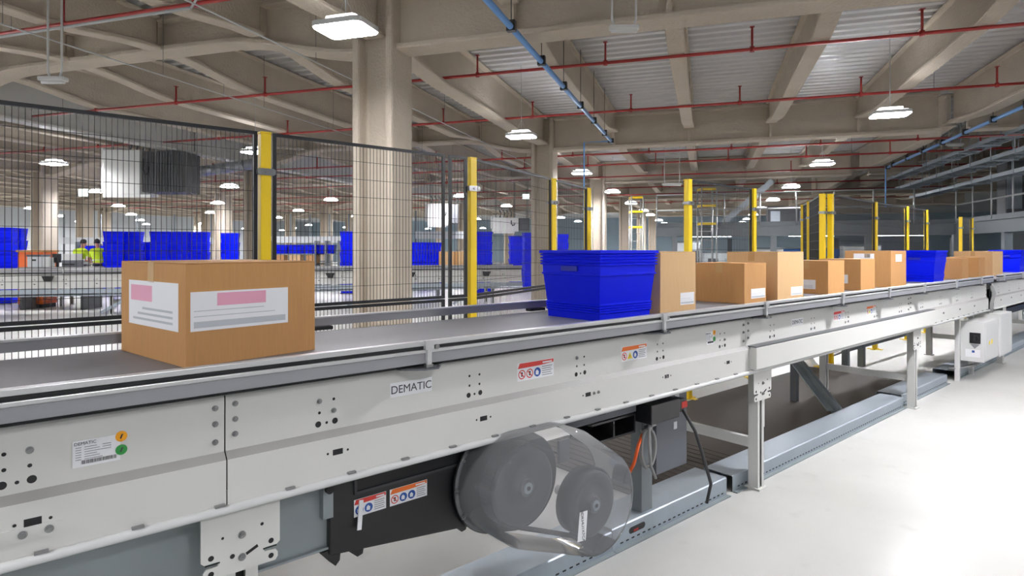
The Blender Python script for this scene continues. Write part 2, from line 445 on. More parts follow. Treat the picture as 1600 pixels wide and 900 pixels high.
def leg(root, o, xl, yf, dz, near, rear=False):
    zt = .80+dz
    b = MB(o)
    t = .004; w = .038
    y0, y1 = yf+.008, yf+.07
    # C-channel upright with its open slot facing the aisle
    b.box(xl-w, xl-w+t, y0, y1, .012, zt); b.box(xl+w-t, xl+w, y0, y1, .012, zt); b.box(xl-w, xl+w, y1-t, y1, .012, zt, 0)
    b.box(xl-w, xl-w+.024, y0-.001, y0+t, .012, zt); b.box(xl+w-.024, xl+w, y0-.001, y0+t, .012, zt)
    b.box(xl-w+.02, xl+w-.02, y0+.03, y0+.032, .012, zt, 1)
    p = b.build('leg', ['paint', 'dark'], root)
    b = MB(o); b.box(xl-.05, xl+.05, yf-.01, yf+.09, 0, .012); b.build('foot_plate', 'paint', p)
    if rear: return
    b = MB(o); b.box(xl+w-.002, xl+w+.012, y0, y0+.03, .38, .60); b.build('height_adjuster', 'paint', p)
    # notched mounting plate
    zz = .74+dz
    pl = [(xl-.125, zz), (xl-.125, zz-.125), (xl-.115, zz-.133), (xl-.075, zz-.133), (xl-.07, zz-.139), (xl-.075, zz-.145), (xl-.11, zz-.147), (xl-.118, zz-.157), (xl-.118, zz-.17), (xl-.11, zz-.18),
          (xl+.11, zz-.18), (xl+.118, zz-.17), (xl+.118, zz-.157), (xl+.11, zz-.147), (xl+.075, zz-.145), (xl+.07, zz-.139), (xl+.075, zz-.133), (xl+.115, zz-.133), (xl+.125, zz-.125), (xl+.125, zz)]
    pl = [(xl+(q[0]-xl)*(.88 if near else .7), q[1]) for q in pl]
    b = MB(o); b.prism(pl, 'y', yf-.006, yf+.0, 0)
    for hx, hz, hr in ((-.095, -.118, .008), (.095, -.118, .008), (-.095, -.163, .008), (.095, -.163, .008), (-.06, -.07, .004), (.065, -.06, .005), (-.03, -.13, .007)):
        b.disc((xl+hx*.88, yf-.0066, zz+hz), (0, -1, 0), hr, 14, 1)
    b.bar((xl+.012, yf-.0066, zz-.135), (xl+.045, yf-.0066, zz-.12), .0006, .009, m=1)
    b.bar((xl-.1, yf-.0066, zz-.136), (xl-.06, yf-.0066, zz-.136), .0006, .004, m=1); b.bar((xl+.06, yf-.0066, zz-.136), (xl+.1, yf-.0066, zz-.136), .0006, .004, m=1)
    m = b.build('mounting_plate', ['paint', 'dark'], p)
    for hx, hz in ((0, -.075), (.0, -.14)): bolt(m, xl+hx-o[0], yf-.006-o[1], zz+hz-o[2], .011)

YF = 1.87
OC = (3.4, YF+.4, 0)
cv = thing('belt_conveyor', 'long off-white belt conveyor on channel legs crossing the photo, carrying cartons and totes', 'conveyor', CV, OC)
groups = [(.045, (1,))]+[(.816+.593*k, {0: (0, 3), 2: (0,), 4: (3,), 7: (3,)}.get(k, ())) for k in range(14)]
conveyor(cv, OC, [-2.43, .51, 3.45, 6.39, 9.19], YF, 0, [-.25, 1.152, 2.52, 3.55, 4.69, 5.64, 6.55, 7.6, 8.6], [.555, 3.65, 6.60], groups)
def P(px, py, y=YF): return CF(px, py, y)
# lower plates with bolts on the first module
def rel(x, y, z): return (x-OC[0], y-OC[1], z-OC[2])
b = MB(OC); xs = [(-.02, .12)]
for (a, c) in xs:
    pts = []
    for k in range(16):
        an = PI/2+PI*k/15; pts.append((a+math.cos(an)*.016, .823+math.sin(an)*.016))
    for k in range(16):
        an = -PI/2+PI*k/15; pts.append((c+math.cos(an)*.016, .823+math.sin(an)*.016))
    b.prism(pts, 'y', YF-.0235, YF-.02)
pl = b.build('slotted_plate', 'paint', cv)
for xx in (.0, .055, .105): bolt(pl, xx-OC[0], YF-.0235-OC[1], .823, .0095)
for xx in (2.07, 2.10, 2.62):
    bolt(cv, xx-OC[0], YF-.02-OC[1], .848, .008)
# stickers on the aisle face
(x0, z1), (x1, _) = P(113, 690), P(188, 681)
data_plate(cv, x0-OC[0], x1-OC[0], .951, 1.018, YF-.0006-OC[1])
b = MB(OC); b.box(1.045, 1.215, YF-.0012, YF, .985, 1.035); p = b.build('maker_plate', 'white_label', cv)
lettering(p, 'DEMATIC', 1.13-OC[0], YF-.0016-OC[1], 1.009, .0285, 'dark_print')
warning_label(cv, 1.627-OC[0], 1.834-OC[0], .958, 1.032, YF-OC[1], 'red', ('red', 'red', 'blue'))
warning_label(cv, 2.284-OC[0], 2.482-OC[0], .958, 1.03, YF-OC[1], 'orange', ('red', 'tri', 'blue'))
data_plate(cv, 3.02-OC[0], 3.10-OC[0], .965, 1.035, YF-OC[1])
warning_label(cv, 4.72-OC[0], 4.92-OC[0], .965, 1.035, YF-OC[1], 'red', ('red', 'red', 'blue'))
warning_label(cv, 5.36-OC[0], 5.56-OC[0], .965, 1.035, YF-OC[1], 'orange', ('red', 'tri', 'blue'))
b = MB(OC); b.box(4.05, 4.22, YF-.0012, YF, .985, 1.03); p = b.build('maker_plate', 'white_label', cv)
lettering(p, 'DEMATIC', 4.135-OC[0], YF-.0016-OC[1], 1.007, .026, 'dark_print')
# lower support channel under the third module with its grey cover
b = MB(OC); b.box(3.47, 6.94, YF-.06, YF-.018, .775, .908); b.build('support_channel', 'paint', cv, bevel=.004)
b = MB(OC); b.box(3.47, 6.94, YF-.058, YF-.0, .9085, .915); b.build('channel_cover', 'steel_dark', cv)
# galvanised pan behind the panel at the near end
b = MB(OC); b.box(-1.6, .86, YF+.10, YF+.104, .495, .80); b.box(-1.6, .86, YF+.085, YF+.104, .49, .497); b.build('return_pan', 'galv_dull', cv)
b = MB(OC); b.box(.835, .87, YF+.07, YF+.11, .60, .77); b.cyl((.853, YF+.07, .70), (.853, YF+.055, .70), .014, 14, m=1); b.build('pan_bracket', ['galv_dull', 'dark'], cv)
# slanted knee brace between rear leg and floor tray
b = MB(OC)
for dy in (-.03, .06): b.bar((5.62, YF+.32, .07), (6.0, YF+.86, .42), .02, .11)
b.bar((5.62, YF+.365, .075), (6.0, YF+.90, .425), .09, .008); b.bar((5.70, YF+.33, .05), (6.08, YF+.87, .40), .012, .1)
b.build('knee_brace', 'galv_dull', cv)
b = MB(OC); b.box(5.97, 6.03, YF+.84, YF+.90, 0, .80); b.build('rear_post', 'steel_dark', cv)
# drive end: dark end plate, roller, wiring
b = MB(OC); b.box(9.19, 9.2, YF, YF+.85, .80, 1.1); b.cyl((9.26, YF-.02, 1.06), (9.26, YF+.85, 1.06), .05, 20); b.build('end_roller', 'black', cv)
b = MB(OC)
for k, xx in enumerate((9.25, 9.31, 9.36)): b.tube([(xx, YF-.02, 1.05), (xx+.02, YF-.05, .95), (xx-.02, YF-.03, .84), (xx+.01, YF-.02, .68)], .009, 7)
b.build('wiring', 'cable_grey', cv)

# second conveyor beyond the drive end, same line
OC2 = (12.6, YF+.4, 0)
cv2 = thing('belt_conveyor', 'further white conveyor continuing the belt line beyond the two white cabinets', 'conveyor', CV, OC2)
conveyor(cv2, OC2, [9.46, 12.4, 15.4, 18.4], YF, .0, [9.7, 10.8, 12, 13.2, 14.4, 15.6, 16.8], [10.1, 13.1, 16.1], [(9.8+.6*k, ()) for k in range(9)], near=False)
b = MB(OC2); b.box(9.5, 16, YF+.02, YF+.75, .62, .70); b.build('return_pan', 'black', cv2)

# ------------------------------------------------------------------ belt drive: black housing, clear guard, pulleys
OH = (1.12, YF+.2, .44)
hs = thing('motor_housing', 'black steel motor housing with two warning stickers under the conveyor, left of clear belt guard', 'housing', CV, OH)
b = MB(OH); b.prism([(.86, .47), (1.46, .395), (1.46, .755), (.86, .755)], 'y', YF+.075, YF+.40)
b.build('casing', 'black', hs, bevel=.006)
b = MB(OH); b.box(.945, 1.40, YF+.066, YF+.078, .715, .73); b.box(.945, 1.40, YF+.066, YF+.078, .655, .664); b.box(.945, .955, YF+.066, YF+.078, .655, .73)
b.build('recess_trim', 'rubber', hs)
b = MB(OH); b.box(.955, 1.40, YF+.0735, YF+.0748, .664, .715); b.build('vent_slot', 'dark', hs)
b = MB(OH); b.prism([(.83, .485), (.905, .485), (.90, .44), (.885, .425), (.86, .45)], 'y', YF+.085, YF+.11); b.build('lug', 'black', hs)
b = MB(OH); b.prism([(.92, .47), (.99, .46), (.985, .435), (.965, .43)], 'y', YF+.085, YF+.11); b.build('lug', 'black', hs)
b = MB(OH); b.prism([(1.37, .42), (1.44, .41), (1.43, .385), (1.41, .382)], 'y', YF+.085, YF+.11); b.build('lug', 'black', hs)
for (pa, pb), hd, ic in ((((553, 808), (603, 797)), 'red', ('blue', 'blue')), (((609, 797), (667, 781)), 'orange', ('red', 'blue', 'blue'))):
    xa, za = CF(pa[0], pa[1], YF+.074); xb, zb = CF(pb[0], pb[1], YF+.074)
    warning_label(hs, xa-OH[0], xb-OH[0], .575-OH[2], .635-OH[2], YF+.074-OH[1], hd, ic)
b = MB(OH); b.bar((.972, YF+.07, .63), (.958, YF+.058, .535), .016, .004, up=(0, -1, 0)); b.build('peeling_sticker_edge', 'white_label', hs)

GY0, GY1 = YF+.05, YF-.18
OG = (1.75, YF-.06, .215)
gd = thing('belt_guard', 'clear plastic drive guard with two grey pulleys inside, under the conveyor', 'guard', CV, OG)
def hull(circs, n=64):
    pts = [(cx+math.cos(2*PI*k/n)*r, cz+math.sin(2*PI*k/n)*r) for cx, cz, r in circs for k in range(n)]
    pts = sorted(set(pts)); lo = []; up = []
    def cr(a, b, c): return (b[0]-a[0])*(c[1]-a[1])-(b[1]-a[1])*(c[0]-a[0])
    for p in pts:
        while len(lo) > 1 and cr(lo[-2], lo[-1], p) <= 0: lo.pop()
        lo.append(p)
    for p in pts[::-1]:
        while len(up) > 1 and cr(up[-2], up[-1], p) <= 0: up.pop()
        up.append(p)
    return lo[:-1]+up[:-1]
CIRC = [(1.57, .57, .205), (1.945, .43, .215), (1.78, .62, .15)]
out = hull(CIRC)
def shell(b, poly, y0, y1, r=.018):
    """open-backed vacuum-formed shell: side wall, rounded shoulder, flat front"""
    cx = sum(p[0] for p in poly)/len(poly); cz = sum(p[1] for p in poly)/len(poly)
    rings = []
    for k in range(6):
        t = k/5*PI/2; ins = r*(1-math.cos(t)); yy = y1+r*(1-math.sin(t))
        sc = [((p[0]-cx), (p[1]-cz)) for p in poly]
        rings.append([b.V((cx+q[0]*(1-ins/math.hypot(*q)), yy, cz+q[1]*(1-ins/math.hypot(*q)))) for q in sc])
    back = [b.V((p[0], y0, p[1])) for p in poly]
    n = len(poly); rings.insert(0, back)
    for A, B_ in zip(rings, rings[1:]):
        for k in range(n): j = (k+1) % n; b.F([A[k], A[j], B_[j], B_[k]], 0, True)
    b.F(rings[-1], 0)
b = MB(OG); shell(b, out, GY0, GY1); b.build('clear_cover', 'clear_guard', gd)
flat = hull([(c[0], c[1], c[2]+.014) for c in CIRC])
b = MB(OG); n = len(out)
for yy in (GY0, GY0+.004):
    pass
def ring(b, inner, outer, y0, y1):
    import bisect
    cx, cz = 1.76, .53
    def at(poly, ang):
        d = (math.cos(ang), math.sin(ang)); best = 0
        for k in range(len(poly)):
            a, c = poly[k], poly[(k+1) % len(poly)]
            ex, ez = c[0]-a[0], c[1]-a[1]; den = d[0]*ez-d[1]*ex
            if abs(den) < 1e-12: continue
            t = ((a[0]-cx)*ez-(a[1]-cz)*ex)/den; s = ((a[0]-cx)*d[1]-(a[1]-cz)*d[0])/den
            if -1e-6 <= s <= 1+1e-6 and t > best: best = t
        return (cx+d[0]*best, cz+d[1]*best)
    N = 96; A = []
    for k in range(N):
        an = 2*PI*k/N; i, o_ = at(inner, an), at(outer, an)
        A.append([b.V((i[0], y0, i[1])), b.V((o_[0], y0, o_[1])), b.V((i[0], y1, i[1])), b.V((o_[0], y1, o_[1]))])
    for k in range(N):
        p, q = A[k], A[(k+1) % N]
        b.F([p[0], p[1], q[1], q[0]]); b.F([p[2], q[2], q[3], p[3]]); b.F([p[1], p[3], q[3], q[1]]); b.F([p[0], q[0], q[2], p[2]])
ring(b, out, flat, GY0-.004, GY0); b.build('cover_flange', 'clear_guard', gd)
b = MB(OG); b.prism(hull([(1.57, .57, .222), (1.70, .52, .2)]), 'y', GY0+.001, GY0+.006); b.build('back_plate', 'black', gd)
for an in (2.0, 2.6, 3.15, 3.7): bolt(gd, 1.57+math.cos(an)*.212-OG[0], GY0-.005-OG[1], .57+math.sin(an)*.212-OG[2], .009)
PU = [(1.585, .569), (1.979, .394)]
PYF = YF-.10
for (px_, pz_), r in zip(PU, (.152, .142)):
    b = MB(OG)
    # pulley turned from one profile: rim, dished web, hub
    prof = [(.0, 0), (.03, 0), (.032, .004), (.05, .016), (.085, .018), (.10, .006), (r-.012, .004), (r, .008), (r, .09), (r-.01, .095), (.03, .095)]
    N = 40; rings = []
    for rr, dy in prof: rings.append([b.V((px_+math.cos(2*PI*k/N)*rr, PYF+dy, pz_+math.sin(2*PI*k/N)*rr)) for k in range(N)] if rr > 0 else [b.V((px_, PYF+dy, pz_))]*N)
    for A, B_ in zip(rings, rings[1:]):
        for k in range(N):
            j = (k+1) % N
            ids = [A[k], B_[k], B_[j], A[j]] if A[k] != A[j] else [A[k], B_[k], B_[j]]
            b.F(ids, 0, True)
    p = b.build('pulley', 'rubber', gd)
    b = MB(OG); b.cyl((px_, PYF+.002, pz_), (px_, PYF-.012, pz_), .034, 24); b.cyl((px_, PYF-.012, pz_), (px_, PYF-.016, pz_), .022, 20, m=1); b.cyl((px_, PYF-.016, pz_), (px_, PYF-.019, pz_), .009, 6, m=2, sm=False)
    b.build('hub', ['steel_dark', 'galv', 'dark'], p)
    b = MB(OG); b.cyl((px_, PYF+.09, pz_), (px_, YF+.12, pz_), .022, 16); b.build('shaft', 'bolt', p)
bl = hull([(PU[0][0], PU[0][1], .157), (PU[1][0], PU[1][1], .147)])
b = MB(OG); n = len(bl)
for k in range(n):
    a, c = bl[k], bl[(k+1) % n]
    i = [b.V((a[0], PYF+.02, a[1])), b.V((c[0], PYF+.02, c[1])), b.V((c[0], PYF+.085, c[1])), b.V((a[0], PYF+.085, a[1]))]; b.F(i, 0)
o_ = b.build('drive_belt', 'rubber', gd); sm_ = o_.modifiers.new('thick', 'SOLIDIFY'); sm_.thickness = .006
b = MB(OG); b.box(1.77, 1.83, PYF-.0, PYF+.012, .62, .71); b.build('belt_tensioner', 'steel_dark', gd)
# tag on the front of the guard
xl, zl = CF(909, 821, GY1)
b = MB(OG); b.prism([(xl-.026, zl-.06), (xl+.022, zl-.066), (xl+.033, zl+.052), (xl-.012, zl+.056)], 'y', GY1-.0015, GY1); p = b.build('tag', 'white_label', gd)
p['label'] = 'white sticker with vertical lettering'
lettering(p, 'BDKHU1X7CA', xl+.004-OG[0], GY1-.0022-OG[1], zl-.004-OG[2], .0145, 'dark_print', roll=PI/2-.09)

# beam and hollow section to the right of the guard
OB = (2.35, YF+.3, .56)
bm = thing('drive_beam', 'dark grey drive beam with square cut-outs hanging behind the clear guard', 'beam', CV, OB)
b = MB(OB); b.box(2.02, 2.53, YF+.10, YF+.30, .66, .775); b.build('box_beam', 'grey_box', bm, bevel=.004)
b = MB(OB); b.box(2.24, 2.29, YF+.0985, YF+.1005, .69, .735); b.build('square_cut_out', 'dark', bm)
b = MB(OB); b.box(2.32, 2.37, YF+.0985, YF+.1005, .713, .733); b.build('rating_sticker', 'white_label', bm)
b = MB(OB); b.box(2.42, 2.48, YF+.098, YF+.1005, .69, .74); b.box(2.427, 2.473, YF+.097, YF+.0985, .697, .733, 1); b.build('socket_plate', ['steel_dark', 'grey_box'], bm)
b = MB(OB)
for z0_, z1_ in ((.55, .56), (.64, .65)): b.box(2.20, 2.53, YF+.11, YF+.26, z0_, z1_)
b.box(2.20, 2.53, YF+.25, YF+.26, .55, .65); b.box(2.36, 2.37, YF+.11, YF+.26, .55, .65); b.box(2.525, 2.535, YF+.11, YF+.26, .55, .65)
b.build('hollow_section', 'black', bm)

OJ = (2.88, YF+.2, .27)
jb = thing('motor_controller', 'grey motor controller box with plugs and hanging cables between guard and first free leg', 'controller', CV, OJ)
b = MB(OJ); b.box(2.74, 3.03, YF+.13, YF+.16, .27, .77); b.build('back_panel', 'grey_box', jb, bevel=.003)
b = MB(OJ); b.box(2.55, 2.80, YF+.02, YF+.16, .60, .70); b.build('inverter_body', 'black', jb, bevel=.006)
b = MB(OJ); b.cyl((2.83, YF+.06, .655), (2.80, YF+.06, .655), .03, 16); b.box(2.80, 2.86, YF+.03, YF+.09, .62, .69, 1); b.build('plug_block', ['red', 'black'], jb, bevel=.004)
b = MB(OJ); b.box(2.83, 2.88, YF+.028, YF+.04, .64, .672); b.build('red_connector', 'red', jb)
b = MB(OJ); b.box(2.86, 2.88, YF+.127, YF+.13, .60, .62); b.box(2.91, 2.95, YF+.127, YF+.13, .66, .69); b.box(2.90, 2.93, YF+.127, YF+.13, .49, .53); b.build('small_stickers', 'white_label', jb)
b = MB(OJ); b.box(2.60, 2.69, YF+.12, YF+.19, 0.1, .62); b.build('support_post', 'steel_grey', jb)
b = MB(OJ)
b.tube([(2.84, YF+.03, .63), (2.88, YF-.02, .52), (2.90, YF-.06, .38), (2.93, YF-.085, .24), (2.93, YF-.06, .13)], .009, 8)
b.build('power_cable', 'cable', jb)
b = MB(OJ); pts = [(2.60+.055*math.sin(2*PI*k/20), YF+.07+.01*k/20, .46+.10*math.cos(2*PI*k/20)) for k in range(38)]
b.tube(pts, .0075, 7); b.tube([(2.585, YF+.06, .62), (2.57, YF+.05, .5), (2.6, YF+.06, .37), (2.64, YF+.06, .3)], .008, 7); b.build('coiled_cable', 'cable_grey', jb)
b = MB(OJ); b.tube([(2.58, YF+.1, .53), (2.51, YF+.07, .50), (2.46, YF+.06, .42), (2.44, YF+.08, .36)], .009, 7); b.build('orange_cable', 'cable_orange', jb)
b = MB(OJ); b.tube([(3.0, YF+.2, .42), (3.07, YF+.24, .40), (3.08, YF+.26, .31), (3.02, YF+.25, .26)], .007, 7); b.build('yellow_cable', 'cable_yellow', jb)
b = MB(OJ)
for k in range(3): b.cyl((2.57+.03*k, YF+.1, .55+.012*k), (2.62+.03*k, YF+.07, .57+.012*k), .012, 10)
b.build('cable_glands', 'bolt', jb)

# ------------------------------------------------------------------ cable ducts on the floor
def tray(x0, x1, y0, y1, h, label, slots):
    o = ((x0+x1)/2, (y0+y1)/2, 0)
    t = thing('cable_duct', label, 'cable duct', CV, o, 'steel cable ducts along the floor')
    b = MB(o); b.strip([(y0-.012, .004), (y0, .004), (y0, h-.006), (y0+.006, h), (y1-.006, h), (y1, h-.006), (y1, .0)], 'x', x0, x1, -.003)
    x = x0+.06
    while x < x1-.06:
        b.box(x, x+.022, y0-.0008, y0+.001, .019, .026, 1); x += .045
    b.build('duct_cover', ['galv', 'dark'], t)
    for a in slots:
        b = MB(o); pts = []
        for cx, a0 in ((a+.10, -PI/2), (a, PI/2)):
            for k in range(7): an = a0+PI*k/6; pts.append((cx+math.cos(an)*.016, .062+math.sin(an)*.016))
        b.prism(pts, 'y', y0-.0012, y0+.0005); b.box(a+.02, a+.06, y0-.0018, y0-.001, .05, .062, 1)
        b.build('knock_out', ['dark', 'pipe_red'], t)
    b = MB(o); b.box(x0, x1, y0-.03, y0-.004, 0, .006); b.build('base_flange', 'galv_dull', t)
    return t
tray(-1.0, 2.33, 1.965, 2.19, .10, 'galvanised floor cable duct passing under the clear belt guard', [1.35, 2.12])
tray(2.335, 3.40, 1.965, 2.19, .11, 'short galvanised floor duct where the black cable drops, before the free-standing leg', [2.48])
tray(3.47, 6.55, 1.965, 2.17, .10, 'long galvanised floor duct between the two free-standing conveyor legs', [])
tray(6.62, 8.1, 2.0, 2.22, .10, 'galvanised floor duct between second leg and the white cabinets', [])
tray(8.4, 14, 2.0, 2.22, .10, 'galvanised floor duct running on behind the white cabinets', [])

pbr('brown_sheet', (70, 63, 57), .6, spec=.2, noise=.12, nscale=3, bump=.04, bscale=30)
o = (5.4, 2.8, 0); b = MB(o); b.box(2.95, 7.9, 2.22, 3.42, .001, .005)  # thin dark brown sheet on the floor, ribbed towards one end
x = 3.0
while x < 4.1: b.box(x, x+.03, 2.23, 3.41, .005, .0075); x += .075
solo('floor_sheet', b, 'brown_sheet', 'dark brown floor sheet, partly ribbed, between the floor ducts and the fence', 'mat', CV, o)

# ------------------------------------------------------------------ white control cabinets
def cabinet(x0, x1, y0, y1, z0, z1, label, switch, post):
    o = ((x0+x1)/2, (y0+y1)/2, 0)
    t = thing('control_cabinet', label, 'cabinet', CV, o, 'white control cabinets at the conveyor end')
    b = MB(o); b.box(x0+.012, x1, y0, y1, z0, z1); b.build('case', 'paintw', t, bevel=.008)
    b = MB(o); b.box(x0, x0+.012, y0-.004, y1+.004, z0-.004, z1+.004); d = b.build('door', 'paintw', t, bevel=.004)
    b = MB(o); b.box(x0+.05, x1-.05, y0-.004, y0, z0+.03, z1-.03); b.build('side_cover', 'paintw', t, bevel=.003)
    if switch:
        ym = y0+.085
        b = MB(o); b.box(x0-.012, x0, ym-.055, ym+.045, z1-.24, z1-.12, 0); b.cyl((x0-.012, ym-.005, z1-.18), (x0-.03, ym-.005, z1-.18), .035, 18, m=0); b.box(x0-.045, x0-.03, ym-.012, ym+.002, z1-.21, z1-.15, 1)
        b.build('main_switch', ['black', 'rubber'], d, bevel=.003)
        b = MB(o); b.prism([(ym-.045, z1-.25), (ym+.04, z1-.25), (ym, z1-.30)], 'x', x0-.002, x0); b.build('warning_triangle', 'grey_print', d)
        b = MB(o); b.box(x0-.002, x0, ym-.05, ym+.085, z0+.05, z1-.31); b.box(x0-.003, x0-.002, ym+.0, ym+.025, z1-.345, z1-.32, 1); b.build('notice', ['white_label', 'blue_icon'], d)
        b = MB(o); b.box(x0+.2, x0+.25, y0-.0055, y0-.004, z0+.18, z0+.22); b.box(x0+.30, x0+.36, y0-.0055, y0-.004, z0+.18, z0+.23); b.build('hazard_stickers', 'warn_yellow', t)
    for xx in post:
        b = MB(o); b.box(xx-.022, xx+.022, y1+.005, y1+.05, .0, z1+.03); l = b.build('leg', 'paintw', t)
    if switch:
        b = MB(o)
        for k in range(5): b.tube([(x0+.1+.05*k, y0+.08+.02*k, z0), (x0+.12+.05*k, y0+.1, z0-.05-.015*(k % 2)), (x0+.06*k, y1, z0-.09), (x0-.1, y1+.1, z0-.10)], .008, 6)
        b.build('cable_bundle', 'cable_grey', t)
    return t
cabinet(8.35, 9.0, 1.72, 1.93, .24, .684, 'nearer white control cabinet with a black rotary switch beneath the conveyor', True, [8.32, 8.9])
cabinet(9.08, 9.72, 1.72, 2.0, .22, .72, 'farther plain white control cabinet right behind the one with the switch', False, [9.2, 9.65])

# low steel support frame behind
o = (8.3, 3.0, 0); sf = thing('support_frame', 'low grey steel frame standing on the floor behind the second leg', 'frame', CV, o)
for xx in (7.95, 8.45):
    b = MB(o); b.box(xx-.035, xx+.035, 2.97, 3.04, 0, .62); b.build('leg', 'steel_grey', sf)
b = MB(o); b.box(7.9, 10.4, 2.98, 3.03, .24, .30); b.build('rail', 'steel_grey', sf)
b = MB(o); b.box(10.3, 10.36, 2.97, 3.04, 0, .62); b.build('leg', 'steel_grey', sf)

# ------------------------------------------------------------------ cartons
BZ = 1.1225
def carton(label, fr, x, y, z, L, D, H, rz=0., mat='card', labels=(), group='cartons riding the belt', rib=True):
    """near-left bottom corner at (x, y): L along the belt, D away from the viewer"""
    cx, cy = L/2, D/2
    base = Vector((x, y, z))+Matrix.Rotation(rz, 3, 'Z') @ Vector((cx, cy, 0))
    b = MB(); l, d = L/2, D/2; t = .004
    b.box(-l, l, -d, d, 0, H-t)
    b.box(-l, l, -d, -.0012, H-t+.0004, H); b.box(-l, l, .0012, d, H-t+.0004, H)
    ob = solo('cardboard_box', b, mat, label, 'box', fr, base, group, bevel=.003, rz=rz)
    b = MB(); b.box(-l-.0006, l+.0006, -.026, .026, H, H+.0006); b.box(-l-.0008, -l, -.026, .026, H-.07, H+.0006); b.box(l, l+.0008, -.026, .026, H-.07, H+.0006); b.build('packing_tape', 'tape', ob)
    for face, a0, a1, z0, z1, pink in labels:
        b = MB(); pb = MB(); tb = MB()
        if face == 'side':
            u0, u1 = -l+a0*L, -l+a1*L; f = -d
            b.box(u0, u1, f-.0008, f, z0*H, z1*H)
            if pink: pb.box(u0+(u1-u0)*pink[0], u0+(u1-u0)*pink[1], f-.0012, f-.0008, (z0+(z1-z0)*pink[2])*H, (z0+(z1-z0)*pink[3])*H)
            for k, (za, zh) in enumerate(((.08, .16), (.36, .02), (.5, .02))): zz = (z0+(z1-z0)*za)*H; tb.box(u0+(u1-u0)*.03, u0+(u1-u0)*(.97-.12*k), f-.0012, f-.0008, zz, zz+(z1-z0)*H*zh)
        else:
            v0, v1 = -d+a0*D, -d+a1*D; f = -l
            b.box(f-.0008, f, v0, v1, z0*H, z1*H)
            if pink: pb.box(f-.0012, f-.0008, v0+(v1-v0)*pink[0], v0+(v1-v0)*pink[1], (z0+(z1-z0)*pink[2])*H, (z0+(z1-z0)*pink[3])*H)
            for k in range(3): zz = (z0+(z1-z0)*(.12+.12*k))*H; tb.box(f-.0012, f-.0008, v0+(v1-v0)*.1, v0+(v1-v0)*(.9-.1*k), zz, zz+(z1-z0)*H*.05)
        p = b.build('shipping_label', 'white_label', ob); tb.build('print_lines', 'light_print', p)
        if pink: pb.build('pink_print', 'pink', p)
    return ob
# nearest carton is turned a little on the belt
c0 = CV
def cvpos(X, Y):
    c, s = math.cos(CV.a), math.sin(CV.a)
    return (X*c+Y*s, -X*s+Y*c)
bx, by = cvpos(-1.03, 1.92)
carton('largest cardboard box, nearest on the belt, with white labels printed pink', CV, bx, by, BZ, .463, .545, .333, math.radians(10.5), 'card',
       [('side', .03, .76, .34, .72, (.25, .75, .62, .95)), ('end', .1, .86, .33, .80, (.5, .95, .55, .9))])
def onbelt(px, s_len, depth, h, label, y=2.11, mat='card', labels=()):
    x, _ = CF(px, 400, y)
    return carton(label, CV, x, y, BZ, s_len, depth, h, 0, mat, labels)
x3, _ = CF(1087, 400, 2.1)
carton('tall light cardboard box directly behind the nearest blue tote', CV, x3-.36, 2.1, BZ, .36, .40, .362, 0, 'card_light', [('side', .55, .95, .12, .32, None)])
onbelt(1163, .305, .378, .279, 'low cardboard box, second behind the nearest blue tote, with a small label', 2.12, 'card', [('side', .3, .95, .12, .36, None)])
onbelt(1215, .42, .40, .357, 'tall cardboard box rising behind the low box with a small label', 2.1, 'card_light', [('side', .5, .95, .08, .26, None)])
onbelt(1294, .33, .36, .28, 'smaller cardboard box whose end label sits low, beneath a pair of yellow posts', 2.12, 'card', [('end', .28, .9, .14, .42, None)])
onbelt(1345, .34, .36, .285, 'smaller cardboard box with end label, between pair of yellow posts and next single one', 2.12, 'card', [('end', .3, .95, .22, .5, None)])
onbelt(1392, .44, .42, .36, 'tall cardboard box standing right before the second blue tote', 2.1, 'card', [('end', .35, .8, .72, .92, None), ('side', .3, .7, .7, .9, None)])
onbelt(1503, .30, .36, .262, 'small low cardboard box right behind the second blue tote', 2.1, 'card', [])
onbelt(1529, .34, .38, .265, 'small low cardboard box, second behind the second blue tote', 2.1, 'card', [])
onbelt(1551, .6, .45, .345, 'tall pale cardboard box before the last blue totes on the belt', 2.08, 'card_light', [('end', .2, .7, .1, .3, None)])

# ------------------------------------------------------------------ totes
def tote_mesh(L, D, H):
    b = MB(); l, d = L/2, D/2
    def loop(lx, ly, z): return [(-lx, -ly, z), (lx, -ly, z), (lx, ly, z), (-lx, ly, z)]
    tap = .03
    prof = []   # (inset, z)
    z = 0
    prof += [(tap, 0)]
    for k in range(4):
        zz = .10*H+k*.035*H
        prof += [(tap*(1-zz/H)+.002, zz), (tap*(1-zz/H)-.004, zz+.004), (tap*(1-zz/H)-.004, zz+.010), (tap*(1-zz/H)+.002, zz+.014)]
    prof += [(tap*.3+.002, .64*H), (tap*.3-.005, .645*H), (tap*.3-.005, .665*H), (tap*.3+.0, .67*H)]
    for k in range(4):
        zz = .78*H+k*.045*H
        prof += [(.008, zz), (-.002, zz+.004), (-.002, zz+.009), (.008, zz+.013)]
    prof += [(.008, .955*H), (-.006, .957*H), (-.006, H), (.012, H), (.02, .95*H), (tap+.012, .02)]
    R = [[b.V(p) for p in loop(l-i, d-i, z_)] for i, z_ in prof]
    b.F(R[0][::-1], 0)
    nb = len(R)
    for q in range(nb-1):
        for k in range(4): j = (k+1) % 4; b.F([R[q][k], R[q][j], R[q+1][j], R[q+1][k]], 1 if q >= nb-2 else 0)
    b.F(R[-1], 1)
    return b
